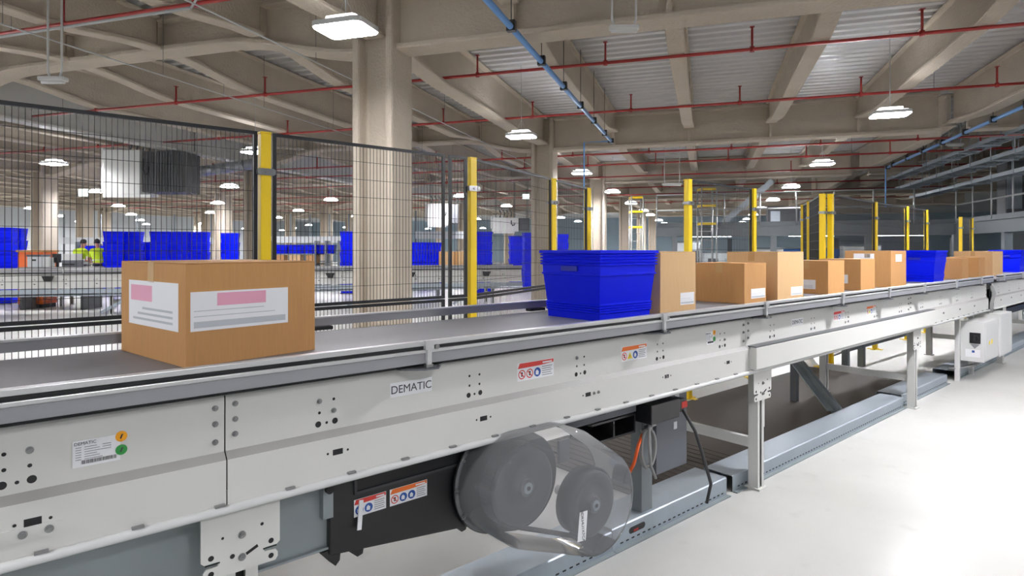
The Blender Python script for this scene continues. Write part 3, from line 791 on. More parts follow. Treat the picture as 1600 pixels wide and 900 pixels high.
def make_tote(label, fr, o, L, D, H, rz=0., group='blue totes on the belt', lid=False):
    root = thing('plastic_tote', label, 'tote', fr, o, group, rz)
    tote_mesh(L, D, H).build('body', ['tote', 'tote_in'], root)
    for sx in (-1, 1):
        b = MB(); b.box(sx*(L/2-.004)-.006, sx*(L/2-.004)+.006, -.06, .06, H*.70, H*.77); b.build('hand_hold', 'tote_in', root)
    return root
def bt(px, y, L, D, H, label):
    x, _ = CF(px, 400, y)
    return make_tote(label, CV, (x+L/2, y+D/2, BZ), L, D, H)
bt(938, 2.07, .48, .445, .37, 'ribbed bright blue plastic tote on the belt, nearest of the blue totes')
bt(1462, 2.1, .44, .42, .36, 'blue plastic tote on the belt between a tall carton and two low ones')
bt(1596, 2.1, .5, .42, .36, 'blue plastic tote on the belt behind the tall pale carton')
x, _ = CF(1596, 400, 2.1)
make_tote('last blue plastic tote in view on the belt, at the photo edge', CV, (x+.85, 2.31, BZ), .5, .42, .36)

# ------------------------------------------------------------------ machine fence
def post_proto():
    r = thing('fence_post', '', 'fence post', W, (0, 0, 0), 'yellow safety fence posts')
    b = MB(); b.box(-.03, .03, -.03, .03, .008, 2.19); b.build('post_tube', 'yellow', r, bevel=.004)
    b = MB(); b.box(-.031, .031, -.031, .031, 2.19, 2.2); b.build('post_cap', 'yellow', r)
    b = MB(); b.box(-.03, .03, -.1, .1, 0, .008); b.box(-.09, .09, -.03, .03, 0, .008); b.build('foot_plate', 'yellow', r)
    for z in (1.96, .95):
        b = MB(); b.box(-.046, .046, -.038, -.031, z-.02, z+.02); b.box(-.052, -.031, -.045, .03, z-.014, z+.014); b.box(.031, .052, -.045, .03, z-.014, z+.014); b.cyl((0, -.038, z), (0, -.047, z), .009, 8)
        b.build('clamp', 'bolt', r)
    return r
PP = post_proto(); first_post = [True]
def fpost(x, y, label, rz=0.):
    loc = CV.w((x, y, 0))
    if first_post[0]:
        first_post[0] = False; PP.location = loc; PP.rotation_euler = (0, 0, CV.a+rz); PP['label'] = label; return PP
    return dup(PP, loc, CV.a+rz, label)
def panel(p0, p1, z0, z1, label, step=.025, vstep=.108, wire=.0028, fr=.02):
    a, c = Vector((p0[0], p0[1], 0)), Vector((p1[0], p1[1], 0)); d = c-a; Ln = d.length; an = math.atan2(d.y, d.x)
    t = thing('mesh_panel', label, 'fence panel', CV, (a.x, a.y, z0), 'black wire fence panels', an)
    H = z1-z0
    b = MB(); b.box(0, Ln, -.01, .01, 0, fr); b.box(0, Ln, -.01, .01, H-fr, H); b.box(0, fr, -.01, .01, fr, H-fr); b.box(Ln-fr, Ln, -.01, .01, fr, H-fr); b.build('panel_frame', 'mesh_black', t)
    b = MB(); n = max(2, int(Ln/step)); w = wire/2
    for k in range(1, n): x = Ln*k/n; b.box(x-w, x+w, -w, w, fr, H-fr)
    m = max(2, int(H/vstep))
    for k in range(1, m): z = H*k/m; b.box(fr, Ln-fr, w, w*3, z-w, z+w)
    b.build('wire_mesh', 'mesh_black', t)
    return t
def two(p0, p1, where, gap=.045, split=1.135, **k):
    a, c = Vector(p0), Vector(p1); d = (c-a).normalized()
    a, c = a+d*gap, c-d*gap
    panel(a, c, split, 2.2, 'upper black mesh panel '+where, **k)
    panel(a, c, .12, split-.006, 'lower black mesh panel '+where, **k)
FY = 3.74
pA, pB, pC = (-.30, FY), (1.243, FY), (2.79, FY)
def wl(X, Y): return cvpos(X, Y)
pD, pE = wl(.40, 6.05), wl(.869, 7.0)
fpost(*pA, 'yellow fence post at the near end of the fence, beyond the left photo edge')
fpost(*pB, 'yellow fence post rising behind the largest carton')
fpost(*pC, 'yellow fence post between the big column and the nearest blue tote')
fpost(*pD, 'yellow fence post in front of the second beige column')
fpost(*pE, 'yellow fence post just right of the second beige column, over the blue tote')
two(pA, pB, 'left of the yellow post behind the largest carton')
two(pB, (2.585, FY), 'in front of the big beige column', gap=.045)
two((2.535, FY), pC, '(narrow) just left of the post by the blue tote', gap=.045)
two(pC, pD, 'running back from the big column to the second')
two(pD, pE, 'the short one above the nearest blue tote')
q = [(5.31, 3.49), (6.72, 3.55), (8.0, 3.3), (8.12, 3.25), (10.04, 3.385), (11.5, 3.40), (12.73, 3.46), (16.06, 3.72), (16.96, 3.72)]
r1, r2 = wl(4.4, 8.99), wl(4.62, 9.64)
ql = ['broad yellow fence post above the tall light carton behind the blue tote', 'yellow fence post above the tall carton, right of the broad one', 'left one of the close pair of yellow fence posts', 'right one of the close pair of yellow fence posts',
      'yellow fence post right of the close pair, over the tall carton', 'yellow fence post over the second blue tote, left one', 'yellow fence post over the second blue tote, right one', 'yellow fence post over the two small low cartons', 'last yellow fence post, in front of the grey platform edge']
for (x, y), l in zip(q, ql): fpost(x, y, l)
fpost(*r1, 'yellow fence post just left of the close pair, seen edge on')
fpost(*r2, 'farthest left yellow fence post of the dark return fence beside the close pair')
two(q[0], q[1], 'between the two posts above the tall carton', wire=.003)
two(q[2], r1, 'seen edge on, left of the close post pair', wire=.003)
two(r1, r2, 'at the back of the dark return fence', wire=.003)
two(q[3], q[4], 'right of the close pair of posts', wire=.003)
two(q[4], q[5], 'over the tall carton before the second tote', wire=.003)
two(q[5], q[6], 'between the two posts over the second blue tote', wire=.003)
two(q[7], q[8], 'in front of the grey platform edge', wire=.003)

# ------------------------------------------------------------------ building: floor, deck, frame
b = MB(); b.box(-45, 40, -22, 62, -.1, 0); struct('floor', b, 'floor', BD)
ZD = 4.92
b = MB(); v = -16.; P_ = .26; ids = []
while v < 60:
    for dv, z in ((0, ZD), (.10, ZD), (.13, ZD+.075), (.23, ZD+.075)):
        ids.append((b.V((-45, v+dv, z)), b.V((40, v+dv, z))))
    v += P_
for a, c in zip(ids, ids[1:]): b.F([a[0], a[1], c[1], c[0]])
b.box(-45, 40, -16, 60, ZD+.10, ZD+.2)
struct('ceiling', b, 'deck', BD)
b = MB(); b.box(-45, 40, 60, 60.2, 0, ZD+.1); struct('wall_back', b, 'wall_paint', BD)
b = MB(); b.box(-45.2, -45, -16, 60.2, 0, ZD+.1); struct('wall_left', b, 'wall_white', BD)
b = MB(); b.box(30, 30.2, -16, 60.2, 0, ZD+.1); struct('wall_right', b, 'wall_white', BD)

BU, BV = 9.15, 8.4
def column(i, j, label):
    o = (BU*i, BV*j, 0)
    b = MB(); h = ZD-.02; a, t = .29, .10
    # wide-flange section under thick sprayed fireproofing
    sec = [(-a, -a), (-a+t, -a), (-a+t, -t*.7), (a-t, -t*.7), (a-t, -a), (a, -a), (a, a), (a-t, a), (a-t, t*.7), (-a+t, t*.7), (-a+t, a), (-a, a)]
    b.prism(sec, 'z', 0, h)
    return solo('steel_column', b, 'fireproof', label, 'column', BD, o, 'sprayed steel columns', bevel=.035)
clab = {(0, 0): 'big beige sprayed steel column behind the fence, nearest of all', (0, 1): 'second beige column, behind the posts over the nearest blue tote', (0, 2): 'third beige column in line, right of the second one',
        (-1, 1): 'beige column left of the first yellow post behind the largest carton', (-2, 1): 'beige column at far left behind the orange cabinet'}
for i in range(-4, 1):
    for j in range(0, 6):
        if j == 0 and i < -1: continue
        column(i, j, clab.get((i, j), 'distant beige column deep in the hall, %s row back' % ORD[j]))

def girder(i, j, label, haunch):
    """one bay of floor girder along u between two columns; sprayed wide-flange section"""
    u0, u1 = BU*i+.27, BU*(i+1)-.27; v0 = BV*j
    o = ((u0+u1)/2, v0, 4.05)
    zt = ZD-.005; fw, ft = .19, .07
    n = 24; us = [u0+(u1-u0)*k/n for k in range(n+1)]
    def zb(u):
        if not haunch: return 4.05
        e = min(u-u0, u1-u); t = max(0., min(1., e/2.2)); t = t*t*(3-2*t)
        return 4.05+.36*t
    b = MB(o)
    R = []
    for u in us:
        z = zb(u)
        sec = [(-fw, z), (fw, z), (fw, z+ft), (.05, z+ft+.02), (.05, zt-ft), (fw, zt-ft), (fw, zt), (-fw, zt), (-fw, zt-ft), (-.05, zt-ft), (-.05, z+ft+.02), (-fw, z+ft)]
        R.append([b.V((u, v0+p[0], p[1])) for p in sec])
    m = len(R[0])
    for A, B_ in zip(R, R[1:]):
        for k in range(m): q = (k+1) % m; b.F([A[q], A[k], B_[k], B_[q]])
    b.F(R[0]); b.F(R[-1][::-1])
    root = thing('roof_girder', label, 'girder', BD, o, 'sprayed roof girders')
    b.build('girder_body', 'fireproof', root, bevel=.015)
    for w in range(1, 5):
        u = BU*i+BU/5*w; z = zb(u)+ft
        b = MB(o); b.box(u-.03, u+.03, v0-fw+.02, v0-.05, z, zt-ft); b.build('stiffener', 'fireproof', root)
        b = MB(o); b.box(u-.03, u+.03, v0+.05, v0+fw-.02, z, zt-ft); b.build('stiffener', 'fireproof', root)
    return root
gl = {(0, 0): 'deep straight girder running right from the big column across the top', (-1, 0): 'haunched girder running left from the big column', (0, 1): 'straight girder running right from the second column', (-1, 1): 'haunched girder running left from the second column',
      (-2, 0): 'haunched girder at top left, second bay from the big column', (0, 2): 'straight girder right of the third column', (1, 1): 'girder above the grey platform, right end of the second column line'}
for j in range(0, 6):
    for i in range(-4, 2):
        girder(i, j, gl.get((i, j), 'distant sprayed girder in the %s cross row from the front' % ORD[j]), i < 0)

def purlin_mesh(v0, v1, zb, wf, rise, mt='fireproof'):
    b = MB((0, (v0+v1)/2, 4.4)); n = 20; ft = .06; zt = ZD-.005; R = []
    for k in range(n+1):
        v = v0+(v1-v0)*k/n; e = min(v-v0, v1-v); t = max(0., min(1., e/1.7)); t = t*t*(3-2*t)
        z = zb+rise*(1-t)
        sec = [(-wf, z), (wf, z), (wf, z+ft), (.04, z+ft+.015), (.04, zt-.04), (wf, zt-.04), (wf, zt), (-wf, zt), (-wf, zt-.04), (-.04, zt-.04), (-.04, z+ft+.015), (-wf, z+ft)]
        R.append([b.V((p[0], v, p[1])) for p in sec])
    m = len(R[0])
    for A, B_ in zip(R, R[1:]):
        for k in range(m): q = (k+1) % m; b.F([A[k], A[q], B_[q], B_[k]])
    b.F(R[0][::-1]); b.F(R[-1])
    return b.mesh('roof_purlin', mt)
PM = {0: purlin_mesh(.19, BV-.19, 4.10, .15, .1), 1: purlin_mesh(.19, BV-.19, 4.25, .12, .17), 2: purlin_mesh(.19, BV-.19, 4.05, .17, .02, 'paint')}  # last entry: lamp light on the flange put into pale paint
plr = ['column-line purlin from the big column back to the second column', 'first purlin right of the big column, passing above the blue pipe', 'second purlin right of the big column, near upright in the photo', 'third purlin right of the big column, leaning left', 'fourth purlin right of the big column, broad and dark sided', 'column-line purlin at the upper right corner of the photo', 'purlin entering at the right photo edge below the deck', 'second purlin entering at the right photo edge', 'outermost purlin beyond the right photo edge']
pll = ['first purlin left of the big column', 'second purlin left of the big column', 'third purlin left of the big column', 'fourth purlin left of the big column', 'column-line purlin left of the big column, lamp light painted in']
for j in range(-1, 5):
    for m in range(-20, 9):
        if j == -1 and (m < -9 or m > 3): continue
        u = BU/5*m
        o = bpy.data.objects.new('roof_purlin', PM[2 if m == -5 and j >= 0 else (0 if m % 5 == 0 else 1)]); C.objects.link(o)
        o.location = BD.w((u, BV*j+BV/2, 4.4)); o.rotation_euler = (0, 0, BD.a)
        if j == 0 and m >= 0: lab = plr[m]
        elif j == 0 and m >= -5: lab = pll[-m-1]
        elif j == -1: lab = 'sprayed purlin at the top left, on the near side of the first girder'
        elif j == 0: lab = 'sprayed purlin in the first bay, far out to the left'
        else: lab = 'sprayed beige purlin in the %s bay behind the big column' % ORD[j]
        tag(o, lab, 'purlin', 'sprayed roof purlins in the %s bay' % ORD[j+1]); addbevel(o, .012, 1)

# ------------------------------------------------------------------ high-bay lamps
def lamp_proto():
    r = thing('high_bay_lamp', '', 'lamp', W, (0, 0, 0), 'high bay lamps')
    b = MB(); pts = []
    L_, D_, rc = .27, .2, .07
    def rr(l, d, c): return [(sx*(l-c)+c*math.cos(a), sy*(d-c)+c*math.sin(a)) for sx, sy, a0 in ((1, 1, 0), (-1, 1, PI/2), (-1, -1, PI), (1, -1, 3*PI/2)) for a in [a0+PI/2*k/5 for k in range(6)]]
    b.prism(rr(L_, D_, rc), 'z', .0, .05); b.prism(rr(L_*.6, D_*.6, .04), 'z', .05, .11); b.build('lamp_housing', 'paintw', r, bevel=.004)
    b = MB(); b.prism(rr(L_-.015, D_-.015, rc-.01), 'z', -.010, -.001); b.build('lens', 'lamp', r)
    b = MB(); b.prism(rr(L_*.9, D_*.85, .05), 'z', .0505, .056); b.build('uplight_lens', 'deck_fill', r)  # glowing strip added on top of the housing to light the deck
    b = MB(); b.tube([(0, 0, .11), (0, 0, .3), (0, 0, ZD-3.6)], .006, 6); b.tube([(-.12, 0, .05), (0, 0, .32)], .003, 5); b.tube([(.12, 0, .05), (0, 0, .32)], .003, 5); b.build('suspension_wire', 'conduit', r)
    return r
LP = lamp_proto(); used = False
LENS_A = [c for c in LP.children if c.name.startswith('lens')][0].data.copy(); LENS_A.materials[0] = MATS['lamp_aisle']
LENS_H = LENS_A.copy(); LENS_H.materials[0] = MATS['lamp_hall']
ll = {(0, -1): 'brightest high bay lamp, in front of the big column', (0, 0): 'high bay lamp right of the big column, before the second column', (1, 0): 'high bay lamp hanging at upper right below the leaning purlins', (1, 1): 'high bay lamp at right above the close pair of fence posts',
      (0, 1): 'high bay lamp right of the second column by the pipe drop', (-1, 0): 'high bay lamp half hidden by the yellow post behind the largest carton', (-2, 0): 'high bay lamp at far left above the orange cabinet', (0, 2): 'small high bay lamp right of the third column'}
LZ = 3.6
for i in range(-7, 4):
    for k in range(-3, 9):
        if i > 1 and k > 1: continue
        if k < -2 or (i > 1 and k < -1): continue
        u, v = .76+6.04*i, 3.785+5.82*k
        cu, cv_ = round(u/BU)*BU, round(v/BV)*BV
        if abs(u-cu) < .8 and abs(v-cv_) < .8: v = cv_-2.2
        loc = BD.w((u, v, LZ)); lab = ll.get((i, k), 'distant high bay lamp over the %s' % ('left part of the hall' if i < 0 else 'right part of the hall'))
        if k < 0 and (i, k) != (0, -1): lab = 'high bay lamp over the near aisle, outside the photo'
        if not used: used = True; LP.location = loc; LP.rotation_euler = (0, 0, BD.a); LP['label'] = lab
        else:
            r = dup(LP, loc, BD.a, lab)
            if (i, k) != (1, -2) and (i >= 1 or k >= 1 or i <= -2 or k == -2):  # unseen lamp behind the camera, added as weak fill, keeps the base lens
                for c in r.children:
                    if c.name.startswith('lens'): c.data = LENS_A if (i >= 1 or k == -2) else LENS_H

# ------------------------------------------------------------------ services under the roof
def pipe_thing(name, label, cat, fr, o, parts, group=None):
    r = thing(name, label, cat, fr, o, group)
    for nm, mb, mt in parts: mb.build(nm, mt, r)
    return r
spl = ['sprinkler pipe across the top left corner, nearest of the red pipes', 'first red sprinkler pipe behind the big column', 'second red sprinkler pipe behind the big column', 'third red sprinkler pipe behind the big column', 'fourth red sprinkler pipe', 'fifth red sprinkler pipe', 'sixth red sprinkler pipe', 'seventh red sprinkler pipe', 'eighth red sprinkler pipe']
for k, v in enumerate((-1.75, 1.78, 4.95, 8.0+.9, 11.1, 14.2, 18.2, 21.5, 26.5)):
    zp = 4.22 if k < 3 else 4.02
    if k == 3: zp = 4.0
    o = (0, v, zp); r = thing('sprinkler_pipe', (spl[k] if k < 4 else spl[k]+' counted back from the big column'), 'pipe', BD, o, 'red sprinkler pipes')
    u0, u1 = (-16, 12) if k < 6 else (-30, 14)
    b = MB(o); b.tube([(u0, v, zp), (u1, v, zp)], .024, 8); b.build('main_pipe', 'pipe_red', r)
    u = .65-2.0*7
    while u < u1 and k < 7:
        if u > u0:
            b = MB(o); b.tube([(u, v, zp), (u, v, zp+.30)], .016, 6); b.cyl((u, v, zp-.035), (u, v, zp+.035), .032, 8); b.box(u-.03, u+.03, v-.03, v+.03, zp+.30, zp+.308); b.build('sprinkler_riser', 'pipe_red', r)
        u += 2.0 if k < 5 else 4.
    u = .65-2*7+1.1
    while u < u1:
        if u > u0: b = MB(o); b.tube([(u, v, zp+.024), (u, v, ZD)], .005, 5); b.build('hanger_rod', 'wire', r)
        u += 4
# blue air / busbar lines along the bays
def blue_line(u0, v0, v1, z, label, drop, arm):
    o = (u0, v0, z); r = thing('blue_pipe', label, 'pipe', BD, o)
    b = MB(o); b.tube([(u0, v0, z), (u0, v1, z)], .035, 10); b.build('main_pipe', 'pipe_blue', r)
    v = v0+.5
    while v < v1:
        b = MB(o); b.box(u0-.05, u0+.05, v-.035, v+.035, z-.045, z+.075); b.tube([(u0, v, z+.07), (u0, v, ZD)], .006, 5); b.build('pipe_clip', 'black', r)
        v += 1.3
    b = MB(o); b.tube([(u0, v1, z), (u0-arm, v1, z), (u0-arm, v1, z-drop)], .02, 8); b.build('drop_pipe', 'pipe_blue', r)
    b = MB(o); b.box(u0-.06, u0+.06, v1-.06, v1+.06, z-.05, z+.05); b.build('end_fitting', 'black', r)
rx = BD.R.inverted() @ (Vector((2.25, 13.8, 0))-BD.o)
blue_line(rx.x, -2.5, rx.y, 3.95, 'light blue pipe running diagonally back beneath the roof, right of the big column', 2.6, .62)
rx = BD.R.inverted() @ (Vector((11.3, 18.3, 0))-BD.o)
blue_line(rx.x, 1.0, rx.y, 3.95, 'blue-grey pipe at right running back to the grey platform', 1.2, .05)
def cable_run(px, py, z, v1, label, r_=.010):
    r = (px-800)/FPX; Y = (z-EYE)*FPX/(HOR-py); p = BD.R.inverted() @ (Vector((r*Y, Y, 0))-BD.o)
    o = (p.x, p.y, z); t = thing('conduit', label, 'conduit', BD, o)
    b = MB(o); b.tube([(p.x, p.y-2, z), (p.x, v1, z)], r_, 6); b.build('tube', 'conduit', t)
    v = p.y
    while v < v1: b = MB(o); b.tube([(p.x, v, z), (p.x, v, ZD)], .004, 4); b.build('hanger_rod', 'wire', t); v += 2.1
cable_run(295, 2, 4.0, 13, 'thin white conduit slanting down towards the big column from upper left')
cable_run(4, 38, 4.0, 13, 'thin white conduit slanting from the left edge over the fence')
o = (-5, -1.9, 4.08); t = thing('conduit', 'pale conduit running beneath the red pipe across the top left corner', 'conduit', BD, o)
b = MB(o); b.tube([(-12, -1.95, 4.08), (-1.2, -1.95, 4.08)], .018, 8); b.build('tube', 'conduit', t)
b = MB(o); b.tube([(-1.2, -1.95, 4.08), (-1.0, -1.95, 4.3), (-1.0, -1.95, ZD)], .012, 6); b.build('bend', 'conduit', t)
o = (-6, -2.6, 4.25); t = thing('conduit', 'white conduit skirting the very top left corner of the photo', 'conduit', BD, o)
b = MB(o); b.tube([(-12, -2.6, 4.2), (-5.2, -2.6, 4.2), (-4.6, -2.6, 4.22), (-2.0, -2.6, 4.24)], .022, 8); b.build('tube', 'conduit', t)

def hung_fitting(px, py, Y, L, label, emit, rods, name='emergency_light'):
    X = (px-800)/FPX*Y; z = EYE+(HOR-py)*Y/FPX; o = (X, Y, z)
    t = thing(name, label, 'light fitting', W, o)
    b = MB(); b.box(-L/2, L/2, -.05, .05, .0, .05); b.build('body', 'paintw', t, bevel=.012)
    b = MB(); b.tube([(-L/2+.02, 0, -.012), (L/2-.02, 0, -.012)], .02, 10); b.build('diffuser', 'paintw', t)
    for dx in rods:
        b = MB(); b.tube([(dx-.02*(1 if dx > 0 else -1), 0, .05), (dx, 0, .12), (dx, 0, ZD-z)], .012, 6); b.build('rod', 'paintw', t)
hung_fitting(83, 127, 7., .3, 'white batten fitting on two rods above the fence at upper left', False, (-.06, .1))
hung_fitting(975, 47, 6.6, .32, 'pale batten fitting on rods at the top, right of the blue pipe', False, (-.13, .13))
hung_fitting(1050, 289, 16, .5, 'pale batten fitting over the broad yellow fence post', False, (-.2, .2))
hung_fitting(1492, 227, 15, .4, 'pale batten fitting at right behind the blue-grey pipe', False, (-.15, .15))
for px, py, Y, w, h, l in ((822, 307, 20, .22, .16, 'small lit white sign left of the second column'), (130, 301, 17, .25, .2, 'small lit white sign above the workers')):
    X = (px-800)/FPX*Y; z = EYE+(HOR-py)*Y/FPX
    t = thing('exit_sign', l, 'sign', W, (X, Y, z)); b = MB(); b.box(-w/2-.01, w/2+.01, 0, .04, -h/2-.01, h/2+.01); b.build('sign_case', 'paintw', t)
    b = MB(); b.box(-w/2, w/2, -.004, 0, -h/2, h/2); b.build('sign_face', 'sign_lit', t)
    b = MB(); b.tube([(0, .02, h/2), (0, .02, ZD-z)], .008, 5); b.build('rod', 'wire', t)

# air handling units
def ahu(px0, px1, py0, py1, Y, label, split=.6, rz=.06):
    X0, X1 = (px0-800)/FPX*Y, (px1-800)/FPX*Y; z1, z0 = EYE+(HOR-py0)*Y/FPX, EYE+(HOR-py1)*Y/FPX
    w = X1-X0; o = ((X0+X1)/2, Y, z0); t = thing('air_handler', label, 'air handler', W, o, None, rz); h = z1-z0
    b = MB(); b.box(-w/2, -w/2+w*split, 0, .9, 0, h); b.build('casing', 'hvac', t, bevel=.02)
    b = MB(); b.box(-w/2+w*split, w/2, .08, .9, .08, h-.02, 0)
    n = 14
    for k in range(n):
        x = -w/2+w*split+.05+(w*(1-split)-.1)*k/n
        b.box(x, x+.02, .05, .08, .1, h-.05, 1)
    b.build('louvre_section', ['hvac_dark', 'steel_dark'], t)
    b = MB(); b.box(-w/2+.02, w/2-.4*w, -.04, 0, -.08, .0); b.box(-w/2-.1, -w/2-.04, .1, .2, .15, h+.05); b.box(-w/2-.1, -w/2, .1, .2, .2, .26); b.box(-w/2-.1, -w/2, .1, .2, h-.12, h-.06); b.build('support_frame', 'hvac', t)
    for x in (-w*.4, w*.1, w*.45):
        for yy in (.1, .8): b = MB(); b.tube([(x, yy, h-.1), (x, yy, ZD-z0)], .012, 5); b.build('hanger_rod', 'wire', t)
    b = MB(); b.tube([(0, -.02, h*.8), (0, -.04, h*.55), (.06, -.05, h*.42), (.14, -.04, h*.5), (.14, -.03, h*.62)], .022, 8); b.build('bent_pipe', 'black', t)
    for k in range(4): b = MB(); b.tube([(-.5+.16*k, .3, h), (-.45+.16*k, .3, h+.2), (-.52+.16*k, .3, h+.35)], .02, 6); b.build('valve_pipe', 'steel_dark', t)
ahu(163, 286, 234, 304, 15.5, 'white hanging air handler with dark louvres, upper left behind the fence', .46)
ahu(668, 716, 318, 352, 25., 'small grey hanging air handler behind the fence, right of the big column', .75)
ahu(770, 828, 340, 362, 27., 'small hanging air handler between the yellow post and the second column', .7)
def ductrun(p0, p1, r, label):
    o = p0; t = thing('air_duct', label, 'duct', W, o)
    d = Vector(p1)-Vector(p0); n = max(3, int(d.length/.7))
    for k in range(n): b = MB(o); b.cyl(Vector(p0)+d*k/n, Vector(p0)+d*(k+1)/n, r, 20); b.build('duct_section', 'duct', t)
    for k in range(1, n): b = MB(o); c = Vector(p0)+d*k/n; dd = d.normalized()*.03; b.cyl(c-dd, c+dd, r*1.05, 20); b.build('duct_collar', 'duct', t)
    for k in (1, n-1): b = MB(o); c = Vector(p0)+d*k/n; b.tube([c+Vector((0, 0, r)), (c.x, c.y, ZD)], .01, 5); b.build('hanger_rod', 'wire', t)
ductrun((-9.6, 17.9, 3.72), (-6.9, 17.0, 3.92), .15, 'round grey air duct behind the fence, right of the air handler')

# ------------------------------------------------------------------ conveyor and work area behind the fence
BC = Fr(-15.5, 12.05, math.atan2(3.6, 12.5))
OB2 = (8, .4, 0)
bc = thing('belt_conveyor', 'white conveyor line crossing behind the wire fence, with black sensors', 'conveyor', BC, OB2)
conveyor(bc, OB2, [0, 3, 6, 9, 12, 15, 16.4], 0, -.13, [1.2+1.5*k for k in range(10)], [.6, 3.6, 6.6, 9.6, 12.6, 15.6], [(.3+.6*k, ()) for k in range(27)], near=False, width=.8)
b = MB(OB2); b.box(0, 16.4, -.10, -.02, .50, .60); b.box(0, 16.4, -.05, .7, .44, .47); b.build('lower_shelf', 'galv', bc)
for k in range(8):
    x = 1.4+2.0*k; b = MB(OB2); b.prism([(x-.11, .90), (x+.11, .90), (x+.06, .78), (x-.06, .78)], 'y', -.10, -.03); b.build('sensor', 'black', bc)
for k in range(6):
    x = 1+2.7*k; b = MB(OB2); b.bar((x, -.02, .05), (x+.9, -.02, .58), .03, .06); b.build('diagonal_brace', 'galv', bc)
for k in range(5):
    x = 2+2.9*k; b = MB(OB2); b.box(x, x+.5, -.06, .3, .52, .62); b.build('motor', 'grey_box', bc)
BC2 = Fr(-15.5, 14.6, math.atan2(3.6, 12.5))
OB3 = (8, .4, 0)
bc3 = thing('belt_conveyor', 'second white conveyor line behind the fence, farther back', 'conveyor', BC2, OB3)
conveyor(bc3, OB3, [0, 4, 8, 12, 15], 0, -.2, [2.0+3*k for k in range(5)], [1, 4, 7, 10, 13], [(.5+1.2*k, ()) for k in range(12)], near=False, width=.7)

def spot(px, Y, z=0): return ((px-800)/FPX*Y, Y, z)
# stacks of totes: proto + copies
TP = None
def tote_at(loc, rz, label, group):
    global TP
    if TP is None:
        TP = make_tote(label, W, loc, .6, .4, .34, rz, group); return TP
    return dup(TP, loc, rz, label, group)
stacks = [(4, 16.6, 6, .3, 'at the left photo edge'), (19, 17.2, 6, .3, 'directly left of the orange cabinet'),
          (180, 20.2, 6, .25, 'right of the two workers'), (207, 20.5, 6, .25, 'beside the stack next to the workers'), (228, 21.2, 5, .25, 'in the low gap between the tall stacks'),
          (252, 20.4, 6, .25, 'left end of the group over the carton'), (282, 20.6, 6, .25, 'middle of the group over the carton'), (312, 20.8, 6, .25, 'right end of the group over the carton'),
          (360, 22.4, 6, .25, 'left of the column by the yellow post'), (546, 20.4, 6, .25, 'against the left side of the big column'), (653, 22, 5, .25, 'just right of the big column'), (676, 22.3, 5, .25, 'second right of the big column'),
          (754, 20.6, 6, .25, 'right of the post near the blue tote'), (806, 27, 6, .25, 'left of a thin column by the tote'), (830, 22, 6, .25, 'close to the second column'), (875, 24, 6, .2, 'between both posts over the blue tote')]
for px, Y, n, rz, where in stacks:
    for k in range(n):
        lab = 'blue tote %s in the stack %s' % (('on top', 'second from top', 'third from top', 'fourth from top', 'fifth from top', 'at the bottom')[n-1-k], where)
        tote_at(Vector(spot(px, Y, .03+.342*k)), rz+random.uniform(-.03, .03), lab, 'stacked blue totes')
# pallet-like dollies under each stack
DP = None
for px, Y, n, rz, where in stacks:
    if DP is None:
        DP = thing('tote_dolly', 'flat grey dolly under the tote stack '+where, 'dolly', W, spot(px, Y), 'tote dollies', rz)
        b = MB(); b.box(-.3, .3, -.2, .2, .018, .03); b.build('deck', 'steel_dark', DP)
        for sx in (-1, 1):
            for sy in (-1, 1): b = MB(); b.box(sx*.25-.02, sx*.25+.02, sy*.15-.02, sy*.15+.02, 0, .018); b.build('foot', 'black', DP)
    else: dup(DP, Vector(spot(px, Y)), rz, 'flat grey dolly under the tote stack '+where, 'tote dollies')
# long shelf of blue totes in the distance
k_ = 0
for px0, px1, Y, z in ((428, 500, 24, 1.32), (500, 520, 24, 1.32), (130, 170, 26, 1.3)):
    X = (px0-800)/FPX*Y; xe = (px1-800)/FPX*Y; rk = thing('flow_rack', 'grey rack holding blue totes %s' % ('behind the yellow post' if px0 == 428 else ('just left of the big column' if px0 == 500 else 'behind the workers')), 'rack', W, ((X+xe)/2, Y, 0), 'tote racks')
    w = xe-X; b = MB()
    b.box(-w/2-.1, w/2+.3, -.3, .3, z-.03, z-.002); b.box(-w/2-.1, w/2+.3, -.3, .3, .9, .93); b.build('shelf', 'steel_grey', rk)
    for sx in (-w/2-.1, w/2+.3):
        b = MB(); b.box(sx-.025, sx+.025, -.3, .3, 0, z+.5); b.build('leg', 'steel_grey', rk)
    x = X+.3; c = 0
    while x < xe+.2:
        tote_at(Vector((x, Y, z)), 0, 'blue tote on far rack, %s from left,%s' % (ORD[c], ' behind the yellow post' if px0 == 428 else (' left of the big column' if px0 == 500 else ' behind the workers')), 'totes on the far racks')
        if px0 == 428:
            carton('brown carton on the rack behind the yellow post, %s from left' % ORD[c], W, x-.22, Y-.25, .93, .4, .42, .33, 0, 'card_light' if c % 2 else 'card', [], 'cartons on the far rack')
        x += .64; c += 1
for k in range(7):
    X, Y, _ = spot(686+k*7.5, 19.5)
    if k == 0:
        t = thing('work_table', 'grey work table with a row of upright cartons right of the big column', 'table', W, (X+.5, Y+.2, 0)); b = MB(); b.box(-.6, .7, -.3, .3, .82, .86); b.build('table_top', 'steel_grey', t)
        for sx in (-.55, .65): b = MB(); b.box(sx-.03, sx+.03, -.25, .25, 0, .82); b.build('leg', 'steel_grey', t)
    carton('upright carton right of the big column, %s in its row' % ORD[k], W, X, Y, .86, .145, .4, .56, 0, 'card_light' if k % 3 else 'card', [], 'upright cartons behind the fence')

